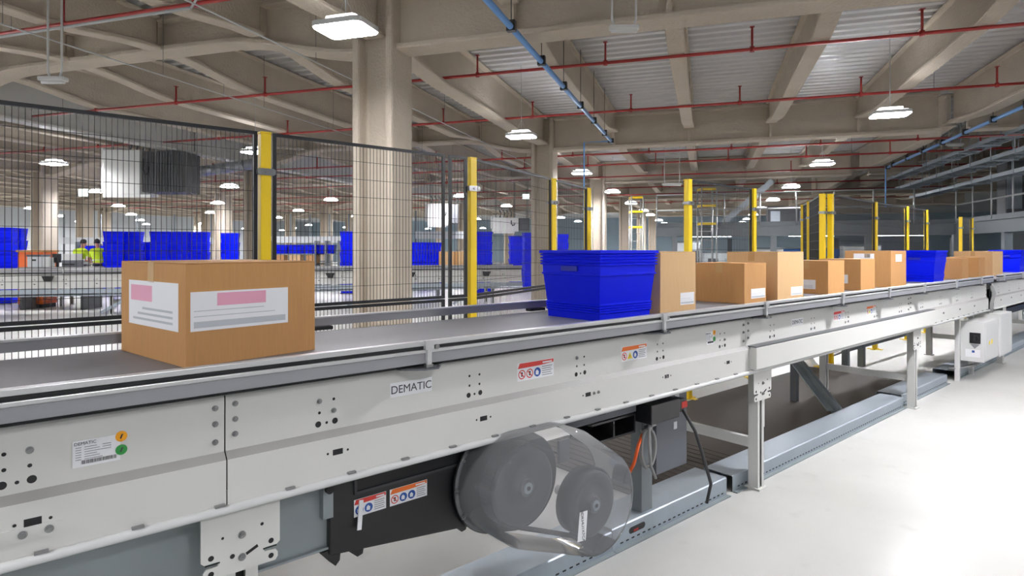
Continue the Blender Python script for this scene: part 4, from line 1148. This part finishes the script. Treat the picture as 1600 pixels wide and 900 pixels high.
# orange cabinet with white boxes, desk and equipment
X, Y, _ = spot(46, 15.4)
oc = thing('orange_cabinet', 'orange steel cabinet standing at far left behind the fence', 'cabinet', W, (X, Y, 0)); b = MB(); b.box(-.3, .33, 0, .5, .1, 1.42); b.build('case', 'orange_steel', oc, bevel=.01)
b = MB(); b.box(-.33, .36, -.02, .52, 1.42, 1.47); b.build('top_board', 'card', oc)
b = MB(); b.box(-.28, .31, .02, .48, 0, .1); b.build('plinth', 'dark', oc)
b = MB(); b.box(.02, .03, -.015, 0, .5, 1.3); b.build('handle', 'bolt', oc)
X, Y, _ = spot(95, 15.2)
dk = thing('packing_bench', 'dark packing bench behind the fence at left, between orange cabinet and workers', 'bench', W, (X, Y, 0)); b = MB(); b.box(-.85, .75, -.3, .5, 1.0, 1.05); b.build('bench_top', 'table', dk)
for sx in (-.8, .7): b = MB(); b.box(sx-.03, sx+.03, -.25, .45, 0, 1.0); b.build('leg', 'steel_dark', dk)
def bench_item(name, px, Y, w, d, h, z, mat, label, cat, extra=None):
    X, Y, _ = spot(px, Y); t = thing(name, label, cat, W, (X, Y, z)); b = MB(); b.box(-w/2, w/2, 0, d, 0, h); b.build('body', mat, t, bevel=.012)
    if extra == 'lid': b = MB(); b.box(-w/2-.01, w/2+.01, -.01, d+.01, h, h+.05); b.build('lid', 'steel_dark', t); b = MB(); b.box(-.05, .05, -.012, 0, h*.6, h*.75); b.build('hand_hole', 'dark', t)
    if extra == 'printer': b = MB(); b.box(-w/2+.03, w/2-.03, -.02, .0, h*.3, h*.5); b.build('paper_slot', 'black', t); b = MB(); b.box(-w/2+.02, w/2-.02, .02, d-.02, h, h+.16); b.build('cover', 'paintw', t)
    if extra == 'screen': b = MB(); b.box(-w/2+.01, w/2-.01, -.006, 0, .02, h-.02); b.build('screen', 'screen', t); b = MB(); b.box(-.03, .03, d, d+.03, -.1, h*.5); b.box(-.1, .1, d-.05, d+.1, -.11, -.1); b.build('stand', 'black', t)
bench_item('white_carton', 53, 14.95, .34, .3, .26, 1.05, 'wall_white', 'plain white carton on the packing bench by the orange cabinet', 'box', 'lid')
bench_item('white_bag', 72, 14.95, .16, .2, .24, 1.05, 'paintw', 'small white packet on the packing bench beside the white carton', 'packet')
bench_item('monitor', 88, 15.1, .22, .03, .22, 1.16, 'black', 'small black monitor on the packing bench', 'monitor', 'screen')
bench_item('label_printer', 107, 15.1, .34, .3, .17, 1.05, 'grey_box', 'dark label printer with a white cover on the packing bench beside the workers', 'printer', 'printer')

# two workers leaning over a bench
def skin(name, pts, edges, radii, mat, parent, sub=2):
    me = bpy.data.meshes.new(name); me.from_pydata(pts, edges, []); me.update(); me.materials.append(MATS[mat])
    o = bpy.data.objects.new(name, me); C.objects.link(o); o.parent = parent
    s = o.modifiers.new('skin', 'SKIN'); s.use_smooth_shade = True
    d = me.skin_vertices[0].data
    for k, r in enumerate(radii): d[k].radius = r if isinstance(r, tuple) else (r, r); d[k].use_root = (k == 0)
    ss = o.modifiers.new('sub', 'SUBSURF'); ss.levels = sub; ss.render_levels = sub
    return o
def worker(px, Y, rz, label, lean, arm):
    X = (px-800)/FPX*Y
    r = thing('person', label, 'person', W, (X, Y, 0), 'workers at the bench', rz)
    ln = lean
    pel = Vector((0, 0, .95)); che = pel+Vector((0, ln*.5, .42)); nek = che+Vector((0, ln*.28, .16)); hd = nek+Vector((0, ln*.25, .17))
    pts = [pel, che, nek, hd, hd+Vector((0, .02, .09))]; ed = [(0, 1), (1, 2), (2, 3), (3, 4)]; rad = [(.15, .11), (.165, .115), .055, (.075, .095), (.055, .07)]
    def add(p, r_, to): pts.append(Vector(p)); rad.append(r_); ed.append((to, len(pts)-1)); return len(pts)-1
    hands = []
    for s in (-1, 1):
        k = add((s*.10, 0, .90), .09, 0); k = add((s*.11, .03, .50), .065, k); k = add((s*.11, -.02, .09), .045, k); add((s*.12, .13, .035), .035, k)
        sh = add(che+Vector((s*.19, 0, .06)), .06, 1); el = add(che+Vector((s*.24+arm*.06, ln*.2+.10, -.20)), .043, sh); wr = add(che+Vector((s*.16+arm*.18, ln*.2+.34, -.30)), .030, el)
        pm = add(pts[wr]+Vector((arm*.02, .06, -.025)), (.034, .02), wr); hands.append((wr, pm, s))
        for f in range(4):
            a = add(pts[pm]+Vector((-.026+.017*f, .045-.004*abs(f-1.5), -.006)), .0095, pm); add(pts[a]+Vector((0, .030-.004*abs(f-1.2), -.022)), .008, a)
        a = add(pts[pm]+Vector((-s*.034, .012, .0)), .011, pm); add(pts[a]+Vector((-s*.008, .034, -.012)), .009, a)
    # a nose so that the head reads from the side
    add(hd+Vector((0, .105, .0)), .016, 3)
    skin('body', pts, ed, rad, 'skin', r)
    P0 = pts
    # garments, slightly larger than the body they cover
    vp = [pel+Vector((0, 0, .02)), che, nek+Vector((0, 0, -.03))]; ve = [(0, 1), (1, 2)]; vr = [(.175, .135), (.195, .145), (.08, .08)]
    for q, s in ((hands[0], -1), (hands[1], 1)):
        sh = che+Vector((s*.19, 0, .06)); el = che+Vector((s*.24+arm*.06, ln*.2+.10, -.20))
        vp += [sh, sh.lerp(el, .8)]; n = len(vp); ve += [(1, n-2), (n-2, n-1)]; vr += [.08, .062]
    sh_ = skin('hi_vis_shirt', vp, ve, vr, 'hivis', r)
    b = MB(); c = pel.lerp(che, .35)
    def band(c, rx, ry, h, name, mt):
        b = MB(); N = 24; A = [b.V((c.x+math.cos(2*PI*k/N)*rx, c.y+math.sin(2*PI*k/N)*ry, c.z-h/2)) for k in range(N)]; B_ = [b.V((c.x+math.cos(2*PI*k/N)*rx, c.y+math.sin(2*PI*k/N)*ry, c.z+h/2)) for k in range(N)]
        for k in range(N): j = (k+1) % N; b.F([A[k], A[j], B_[j], B_[k]], 0, True)
        o = b.build(name, mt, sh_)
        m = o.modifiers.new('t', 'SOLIDIFY'); m.thickness = .006
    band(pel.lerp(che, .42), .187, .145, .05, 'reflective_band', 'silver_tape'); band(pel.lerp(che, .1), .182, .142, .07, 'navy_hem', 'navy')
    tp = [pel, Vector((-.10, 0, .88)), Vector((-.11, .03, .50)), Vector((-.11, -.02, .10)), Vector((.10, 0, .88)), Vector((.11, .03, .50)), Vector((.11, -.02, .10))]
    skin('trousers', tp, [(0, 1), (1, 2), (2, 3), (0, 4), (4, 5), (5, 6)], [(.165, .125), .11, .085, .065, .11, .085, .065], 'navy', r)
    b = MB(); N = 18; M_ = 10; rg = []
    for a in range(M_+1):
        th = PI*.62*a/M_
        row = []
        for k in range(N):
            ph = 2*PI*k/N; cap = th*(1. if math.sin(ph) < .3 else .72)   # short at the brow, down to the nape
            row.append(b.V(hd+Vector((.092*math.sin(cap)*math.cos(ph), -.012+.108*math.sin(cap)*math.sin(ph), .03+.118*math.cos(cap)))))
        rg.append(row)
    for A, B_ in zip(rg, rg[1:]):
        for k in range(N): j = (k+1) % N; b.F([A[k], B_[k], B_[j], A[j]], 0, True)
    b.build('hair', 'hair', r)
    for s in (-1, 1):
        b = MB(); b.box(s*.11-.05, s*.11+.05, -.08, .20, 0, .07); b.build('shoe', 'black', r, bevel=.02)
        b = MB(); b.cyl(hd+Vector((s*.028, .088, .025)), hd+Vector((s*.028, .096, .025)), .009, 8); b.build('eye', 'dark', r)
        b = MB(); b.cyl(hd+Vector((s*.074, .0, .0)), hd+Vector((s*.088, -.01, .005)), .024, 10); b.build('ear', 'skin', r)
    b = MB(); b.box(hd.x-.022, hd.x+.022, hd.y+.083, hd.y+.092, hd.z-.05, hd.z-.042); b.build('mouth', 'red', r)
    return r
worker(121, 20.6, -.15, 'person in yellow hi-vis shirt and navy trousers seen from behind, left of the pair', .25, .6)
worker(155, 20.0, .7, 'person in yellow hi-vis shirt bending over the bench, right of the pair', .55, .0)
X, Y, _ = spot(152, 21.8)
wb = thing('work_bench', 'brown bench the two workers lean over, left of the tote stacks', 'bench', W, (X, Y, 0)); b = MB(); b.box(-.75, .65, -.15, .7, .93, .98); b.build('bench_top', 'table', wb)
for sx in (-.7, .6): b = MB(); b.box(sx-.03, sx+.03, -.1, .65, 0, .93); b.build('leg', 'steel_dark', wb)
b = MB(); b.box(-.75, .65, .66, .7, .98, 1.15); b.build('back_rail', 'table', wb)

# long white light shelves / work stations far back on the left
for k, (px0, px1, Y, z, lab) in enumerate(((100, 330, 30, 1.75, 'long white overhead shelf far back, behind the tote stacks'), (424, 545, 30, 1.8, 'long white overhead shelf far back, between yellow post and big column'), (650, 735, 27, 1.95, 'white overhead shelf far back, right of the big column'))):
    X0, X1 = (px0-800)/FPX*Y, (px1-800)/FPX*Y; w = X1-X0
    t = thing('shelf_unit', lab, 'shelf', W, ((X0+X1)/2, Y, 0)); b = MB(); b.box(-w/2, w/2, -.2, .2, z, z+.32); b.build('top_shelf', 'wall_white', t)
    b = MB(); b.box(-w/2, w/2, -.2, .3, .85, .92); b.build('lower_shelf', 'steel_grey', t)
    for q in range(5): x = -w/2+w*q/4; b = MB(); b.box(x-.03, x+.03, -.03, .03, 0, 3.2); b.build('upright', 'steel_grey', t)

# ------------------------------------------------------------------ grey platform at the right with railings
MZ0, MZ1 = 1.93, 2.3
o = (11.4, 14.9, 0); mz = thing('mezzanine', 'grey steel platform at right with deep edge beams', 'platform', BD, o)
b = MB(o); b.box(2.4, 11.4, 14.85, 15.0, MZ0, MZ1); b.box(2.4, 11.4, 14.78, 15.07, MZ0, MZ0+.03); b.box(2.4, 11.4, 14.78, 15.07, MZ1-.03, MZ1); b.build('edge_beam', 'steel_grey', mz)
b = MB(o); b.box(11.33, 11.47, 4., 15.0, MZ0, MZ1); b.box(11.25, 11.55, 4., 15.0, MZ0, MZ0+.03); b.box(11.25, 11.55, 4., 15.0, MZ1-.03, MZ1); b.build('edge_beam', 'steel_grey', mz)
b = MB(o); b.box(2.4, 19, 15.0, 24, MZ1-.06, MZ1); b.box(11.4, 19, 4, 15.0, MZ1-.06, MZ1); b.build('deck', 'steel_dark', mz)
for u, v in ((3.0, 14.93), (6.2, 14.93), (9.0, 14.93), (11.4, 14.93), (11.4, 11.6), (11.4, 8.2), (11.4, 5.0), (15, 14.9), (15, 11.5), (15, 8.2), (5, 20), (9, 20), (13, 20)):
    b = MB(o); b.box(u-.09, u+.09, v-.09, v+.09, 0, MZ0); l = b.build('support_column', 'steel_grey', mz)
def railing(o, pts, label, n, gap=None):
    t = thing('guard_railing', label, 'railing', BD, o, 'platform railings')
    a, c = Vector(pts[0]), Vector(pts[1])
    for z in (MZ1+.55, MZ1+1.1):
        b = MB(o); b.tube([(a.x, a.y, z), (c.x, c.y, z)], .024, 8); b.build('rail', 'conduit', t)
    for k in range(n+1):
        p = a.lerp(c, k/n); b = MB(o); b.tube([(p.x, p.y, MZ1), (p.x, p.y, MZ1+1.1)], .024, 8); b.build('baluster', 'conduit', t)
    d = (c-a).normalized(); b = MB(o); b.bar((a.x, a.y, MZ1+.06), (c.x, c.y, MZ1+.06), .008, .12); b.build('kick_board', 'steel_grey', t)
railing((7, 14.9, MZ1), ((2.4, 14.92, 0), (11.4, 14.92, 0)), 'pale railing along the far front edge of the grey platform', 8)
railing((11.4, 9, MZ1), ((11.4, 4, 0), (11.4, 14.9, 0)), 'pale railing along the right-hand side edge of the grey platform', 9)
# machines on and under the platform
def blockmachine(name, fr, o, w, d, h, mat, label, cat, legs=0.):
    t = thing(name, label, cat, fr, o); b = MB(); b.box(-w/2, w/2, -d/2, d/2, legs, h); b.build('housing', mat, t, bevel=.03)
    b = MB(); b.box(-w/2-.02, w/2+.02, -d/2-.02, d/2+.02, h, h+.05); b.build('cover', 'steel_grey', t)
    n = max(2, int(w/.5))
    for k in range(n):
        x = -w/2+w*(k+.5)/n; b = MB(); b.box(x-.18, x+.18, -d/2-.015, -d/2, legs+(h-legs)*.2, legs+(h-legs)*.8); b.build('access_panel', 'steel_dark' if k % 2 else 'galv', t)
    if legs:
        for sx in (-1, 1):
            for sy in (-1, 1): b = MB(); b.box(sx*(w/2-.06)-.03, sx*(w/2-.06)+.03, sy*(d/2-.06)-.03, sy*(d/2-.06)+.03, 0, legs); b.build('leg', 'steel_grey', t)
    return t
for q, (v, dd, hh, mt, nm) in enumerate(((5.2, 1.3, 1.0, 'paintw', 'white'), (7.0, 1.0, 1.75, 'steel_dark', 'tall dark'), (8.6, 1.4, .9, 'paintw', 'low white'), (10.3, 1.0, 1.6, 'galv', 'tall galvanised'), (12.0, 1.3, 1.1, 'hvac_dark', 'low dark'))):
    blockmachine('sorter_module', BD, (12.9, v, MZ1), 1.1, dd, hh, mt, nm+' sorter module on the platform, %s from the right behind the side railing' % ORD[q], 'machine', .25)
t = thing('overhead_chute', 'pale curved chute pipe over the sorter modules on the platform', 'chute', BD, (13.4, 9, MZ1+1.2))
b = MB((13.4, 9, MZ1+1.2)); b.tube([(13.4, 4.4, 3.4), (13.4, 7, 3.5), (13.4, 9, 3.9), (13.2, 11.5, 4.0), (13.2, 14, 4.0)], .16, 14); b.build('pipe', 'conduit', t)
for v in (5, 7.5, 10, 12.5): b = MB((13.4, 9, MZ1+1.2)); b.tube([(13.75, v, MZ1), (13.75, v, 4.6)], .05, 8); b.build('post', 'steel_grey', t)
blockmachine('electrical_cabinet', BD, (12.6, 14.0, MZ1), .8, .6, 1.7, 'steel_dark', 'dark cabinet on the platform near its corner', 'cabinet')
blockmachine('storage_cabinet', BD, (7.6, 20.5, MZ1), 2.2, .8, .9, 'steel_dark', 'dark low unit on the platform behind the front railing', 'cabinet', .2)
for k, (u, v) in enumerate(((12.6, 6.2), (12.6, 8.0), (12.6, 9.8), (12.6, 11.6))):
    t = thing('blue_container', 'blue storage container under the platform, %s from the right' % ORD[k], 'container', BD, (u, v, 0), 'blue containers under the platform')
    b = MB(); b.box(-.5, .5, -.75, .75, .1, 1.45); b.build('body', 'blue_panel', t, bevel=.02)
    b = MB()
    for q in range(5): b.box(-.52, -.5, -.6+.28*q, -.5+.28*q, .2, 1.4)
    b.build('side_ribs', 'blue_panel', t); b = MB(); b.box(-.52, .52, -.77, .77, 1.45, 1.5); b.build('rim', 'steel_dark', t)
    b = MB(); b.box(-.45, -.35, -.7, .7, 0, .1); b.box(.35, .45, -.7, .7, 0, .1); b.build('skid', 'dark', t)
blockmachine('pallet_rack', BD, (8.2, 19, 0), 3.2, 1., 1.5, 'blue_panel', 'blue rack under the platform behind the close pair of posts', 'rack', .15)
blockmachine('packing_station', BD, (4.6, 17.5, 0), 2.4, .9, 1.35, 'wall_white', 'white packing station under the left end of the platform', 'machine', .3)
emis('batten', (245, 250, 255), 32.)  # glow for battens added to brighten the space under the platform
for k, (u, v, L_) in enumerate(((4.2, 16.4, 1.5), (7.6, 16.6, 1.5), (10.3, 16.6, 1.5), (12.3, 6.8, 1.4), (12.3, 10.6, 1.4))):
    wh = ('under its left end', 'under its middle', 'under its inner corner', 'under its right part, nearer', 'under its right part, farther')[k]
    t = thing('fill_batten', 'added fill batten beneath the grey platform, '+wh, 'lamp', BD, (u, v, 1.95), 'added fill battens under the platform')
    lx, ly = (L_/2, .06) if v > 14 else (.06, L_/2)
    b = MB(); b.box(-lx, lx, -ly, ly, .03, .09); b.build('lamp_body', 'paintw', t)
    b = MB(); b.box(-lx*.97, lx*.97, -ly*.85, ly*.85, 0, .029); b.build('diffuser', 'batten', t)
    for q in (-.6, .6): b = MB(); b.tube([(lx*q if v > 14 else 0, 0 if v > 14 else ly*q, .09), (lx*q if v > 14 else 0, 0 if v > 14 else ly*q, .29)], .008, 5); b.build('rod', 'wire', t)
for k, (u, v, w_, hh, mt) in enumerate(((3.4, 17.0, .9, 1.75, 'wall_white'), (6.2, 17.4, 1.1, 1.5, 'hvac'), (7.6, 17.2, .8, 1.2, 'card_light'), (9.3, 17.4, 1.2, 1.6, 'paintw'), (10.6, 17.2, .8, 1.3, 'galv'))):
    blockmachine('packing_cabinet', BD, (u, v, 0), w_, .6, hh, mt, ('narrow white', 'pale', 'brown', 'wide white', 'galvanised')[k]+' unit standing under the platform front, %s from its left end' % ORD[k], 'cabinet', .15)
# cable ladders high up at right
def ladder_run(u, v0, v1, z, w, label):
    o = (u, v0, z); t = thing('cable_ladder', label, 'cable ladder', BD, o, 'overhead cable ladders')
    for s in (-1, 1): b = MB(o); b.box(u+s*w/2-.015, u+s*w/2+.015, v0, v1, z, z+.09); b.build('side_rail', 'galv', t)
    b = MB(o); v = v0+.15
    while v < v1: b.box(u-w/2, u+w/2, v-.012, v+.012, z+.02, z+.045); v += .3
    b.build('rungs', 'galv', t)
    v = v0+.6
    while v < v1:
        b = MB(o)
        for s in (-1, 1): b.bar((u+s*(w/2+.025), v, z-.03), (u+s*(w/2+.025), v, ZD), .014, .014, up=(1, 0, 0))
        b.box(u-w/2-.03, u+w/2+.03, v-.02, v+.02, z-.03, z); b.build('hanger', 'galv', t); v += 1.2
    for k in range(3): b = MB(o); x = u-w/4+k*w/4; b.tube([(x, v0, z+.06), (x, v1, z+.06)], .02, 6); b.build('cable', 'cable', t)
ladder_run(10.5, 0, 18, 3.98, .4, 'topmost cable ladder running back at right above the platform')
ladder_run(10.8, 0, 18, 3.62, .5, 'middle cable ladder at right above the platform')
ladder_run(11.2, 0, 18, 3.3, .4, 'lowest cable ladder at right, just over the platform railing')
# access towers with yellow cross bars
def tower(px, Y, w, label):
    X = (px-800)/FPX*Y; t = thing('access_ladder', label, 'ladder', W, (X, Y, 0), 'access ladders')
    for s in (-1, 1):
        for q in (0, .45): b = MB(); b.tube([(s*w/2, q, 0), (s*w/2, q, 3.55)], .03, 8); b.build('stile', 'conduit', t)
    for z in (2.35, 2.95, 3.5): b = MB(); b.box(-w/2, w/2, -.02, .02, z-.05, z+.03); b.box(-w/2-.02, -w/2+.02, 0, .45, z-.05, z+.03); b.build('yellow_bar', 'yellow', t)
    z = .3
    while z < 3.3: b = MB(); b.tube([(-w/2, .45, z), (w/2, .45, z)], .014, 6); b.build('rung', 'conduit', t); z += .3
tower(996, 23.5, .45, 'grey access ladder with yellow bars left of the broad yellow post')
tower(1108, 20.2, .5, 'grey access ladder with yellow bars right of the broad yellow post')
# stair up to the platform
o = spot(1158, 21.5); st = thing('steel_stair', 'grey steel stair flight slanting above the platform between two fence posts', 'stair', W, (o[0], o[1], MZ1), None, -.3)
for s in (-.35, .35): b = MB(); b.bar((-.75, s, .0), (1.0, s, 1.55), .04, .2); b.build('stringer', 'galv', st)
for k in range(7): b = MB(); b.box(-.75+.25*k-.13, -.75+.25*k+.13, -.35, .35, .0+.22*k-.02, .22*k+.02); b.build('tread', 'galv', st)

# ------------------------------------------------------------------ camera, sky, render settings
cam = bpy.data.cameras.new('camera'); co = bpy.data.objects.new('camera', cam); C.objects.link(co)
co.location = (0, 0, EYE); co.rotation_euler = (PI/2, 0, 0)
cam.sensor_width = 36; cam.lens = 36*FPX/1600; cam.shift_y = -(450-HOR)/1600; cam.clip_start = .05; cam.clip_end = 300
sc = bpy.context.scene; sc.camera = co
w = bpy.data.worlds.new('World'); sc.world = w; w.use_nodes = True
w.node_tree.nodes['Background'].inputs[0].default_value = (.86, .93, 1., 1); w.node_tree.nodes['Background'].inputs[1].default_value = .75
sc.view_settings.view_transform = 'Standard'; sc.view_settings.look = 'None'; sc.view_settings.gamma = 1; sc.view_settings.exposure = 0.
sc.view_settings.use_curve_mapping = False
sc.cycles.max_bounces = 9; sc.cycles.diffuse_bounces = 5; sc.cycles.glossy_bounces = 3; sc.cycles.transparent_max_bounces = 16; sc.cycles.transmission_bounces = 4
sc.cycles.sample_clamp_indirect = 6.; sc.cycles.caustics_reflective = False; sc.cycles.caustics_refractive = False
sc.cycles.use_denoising = True
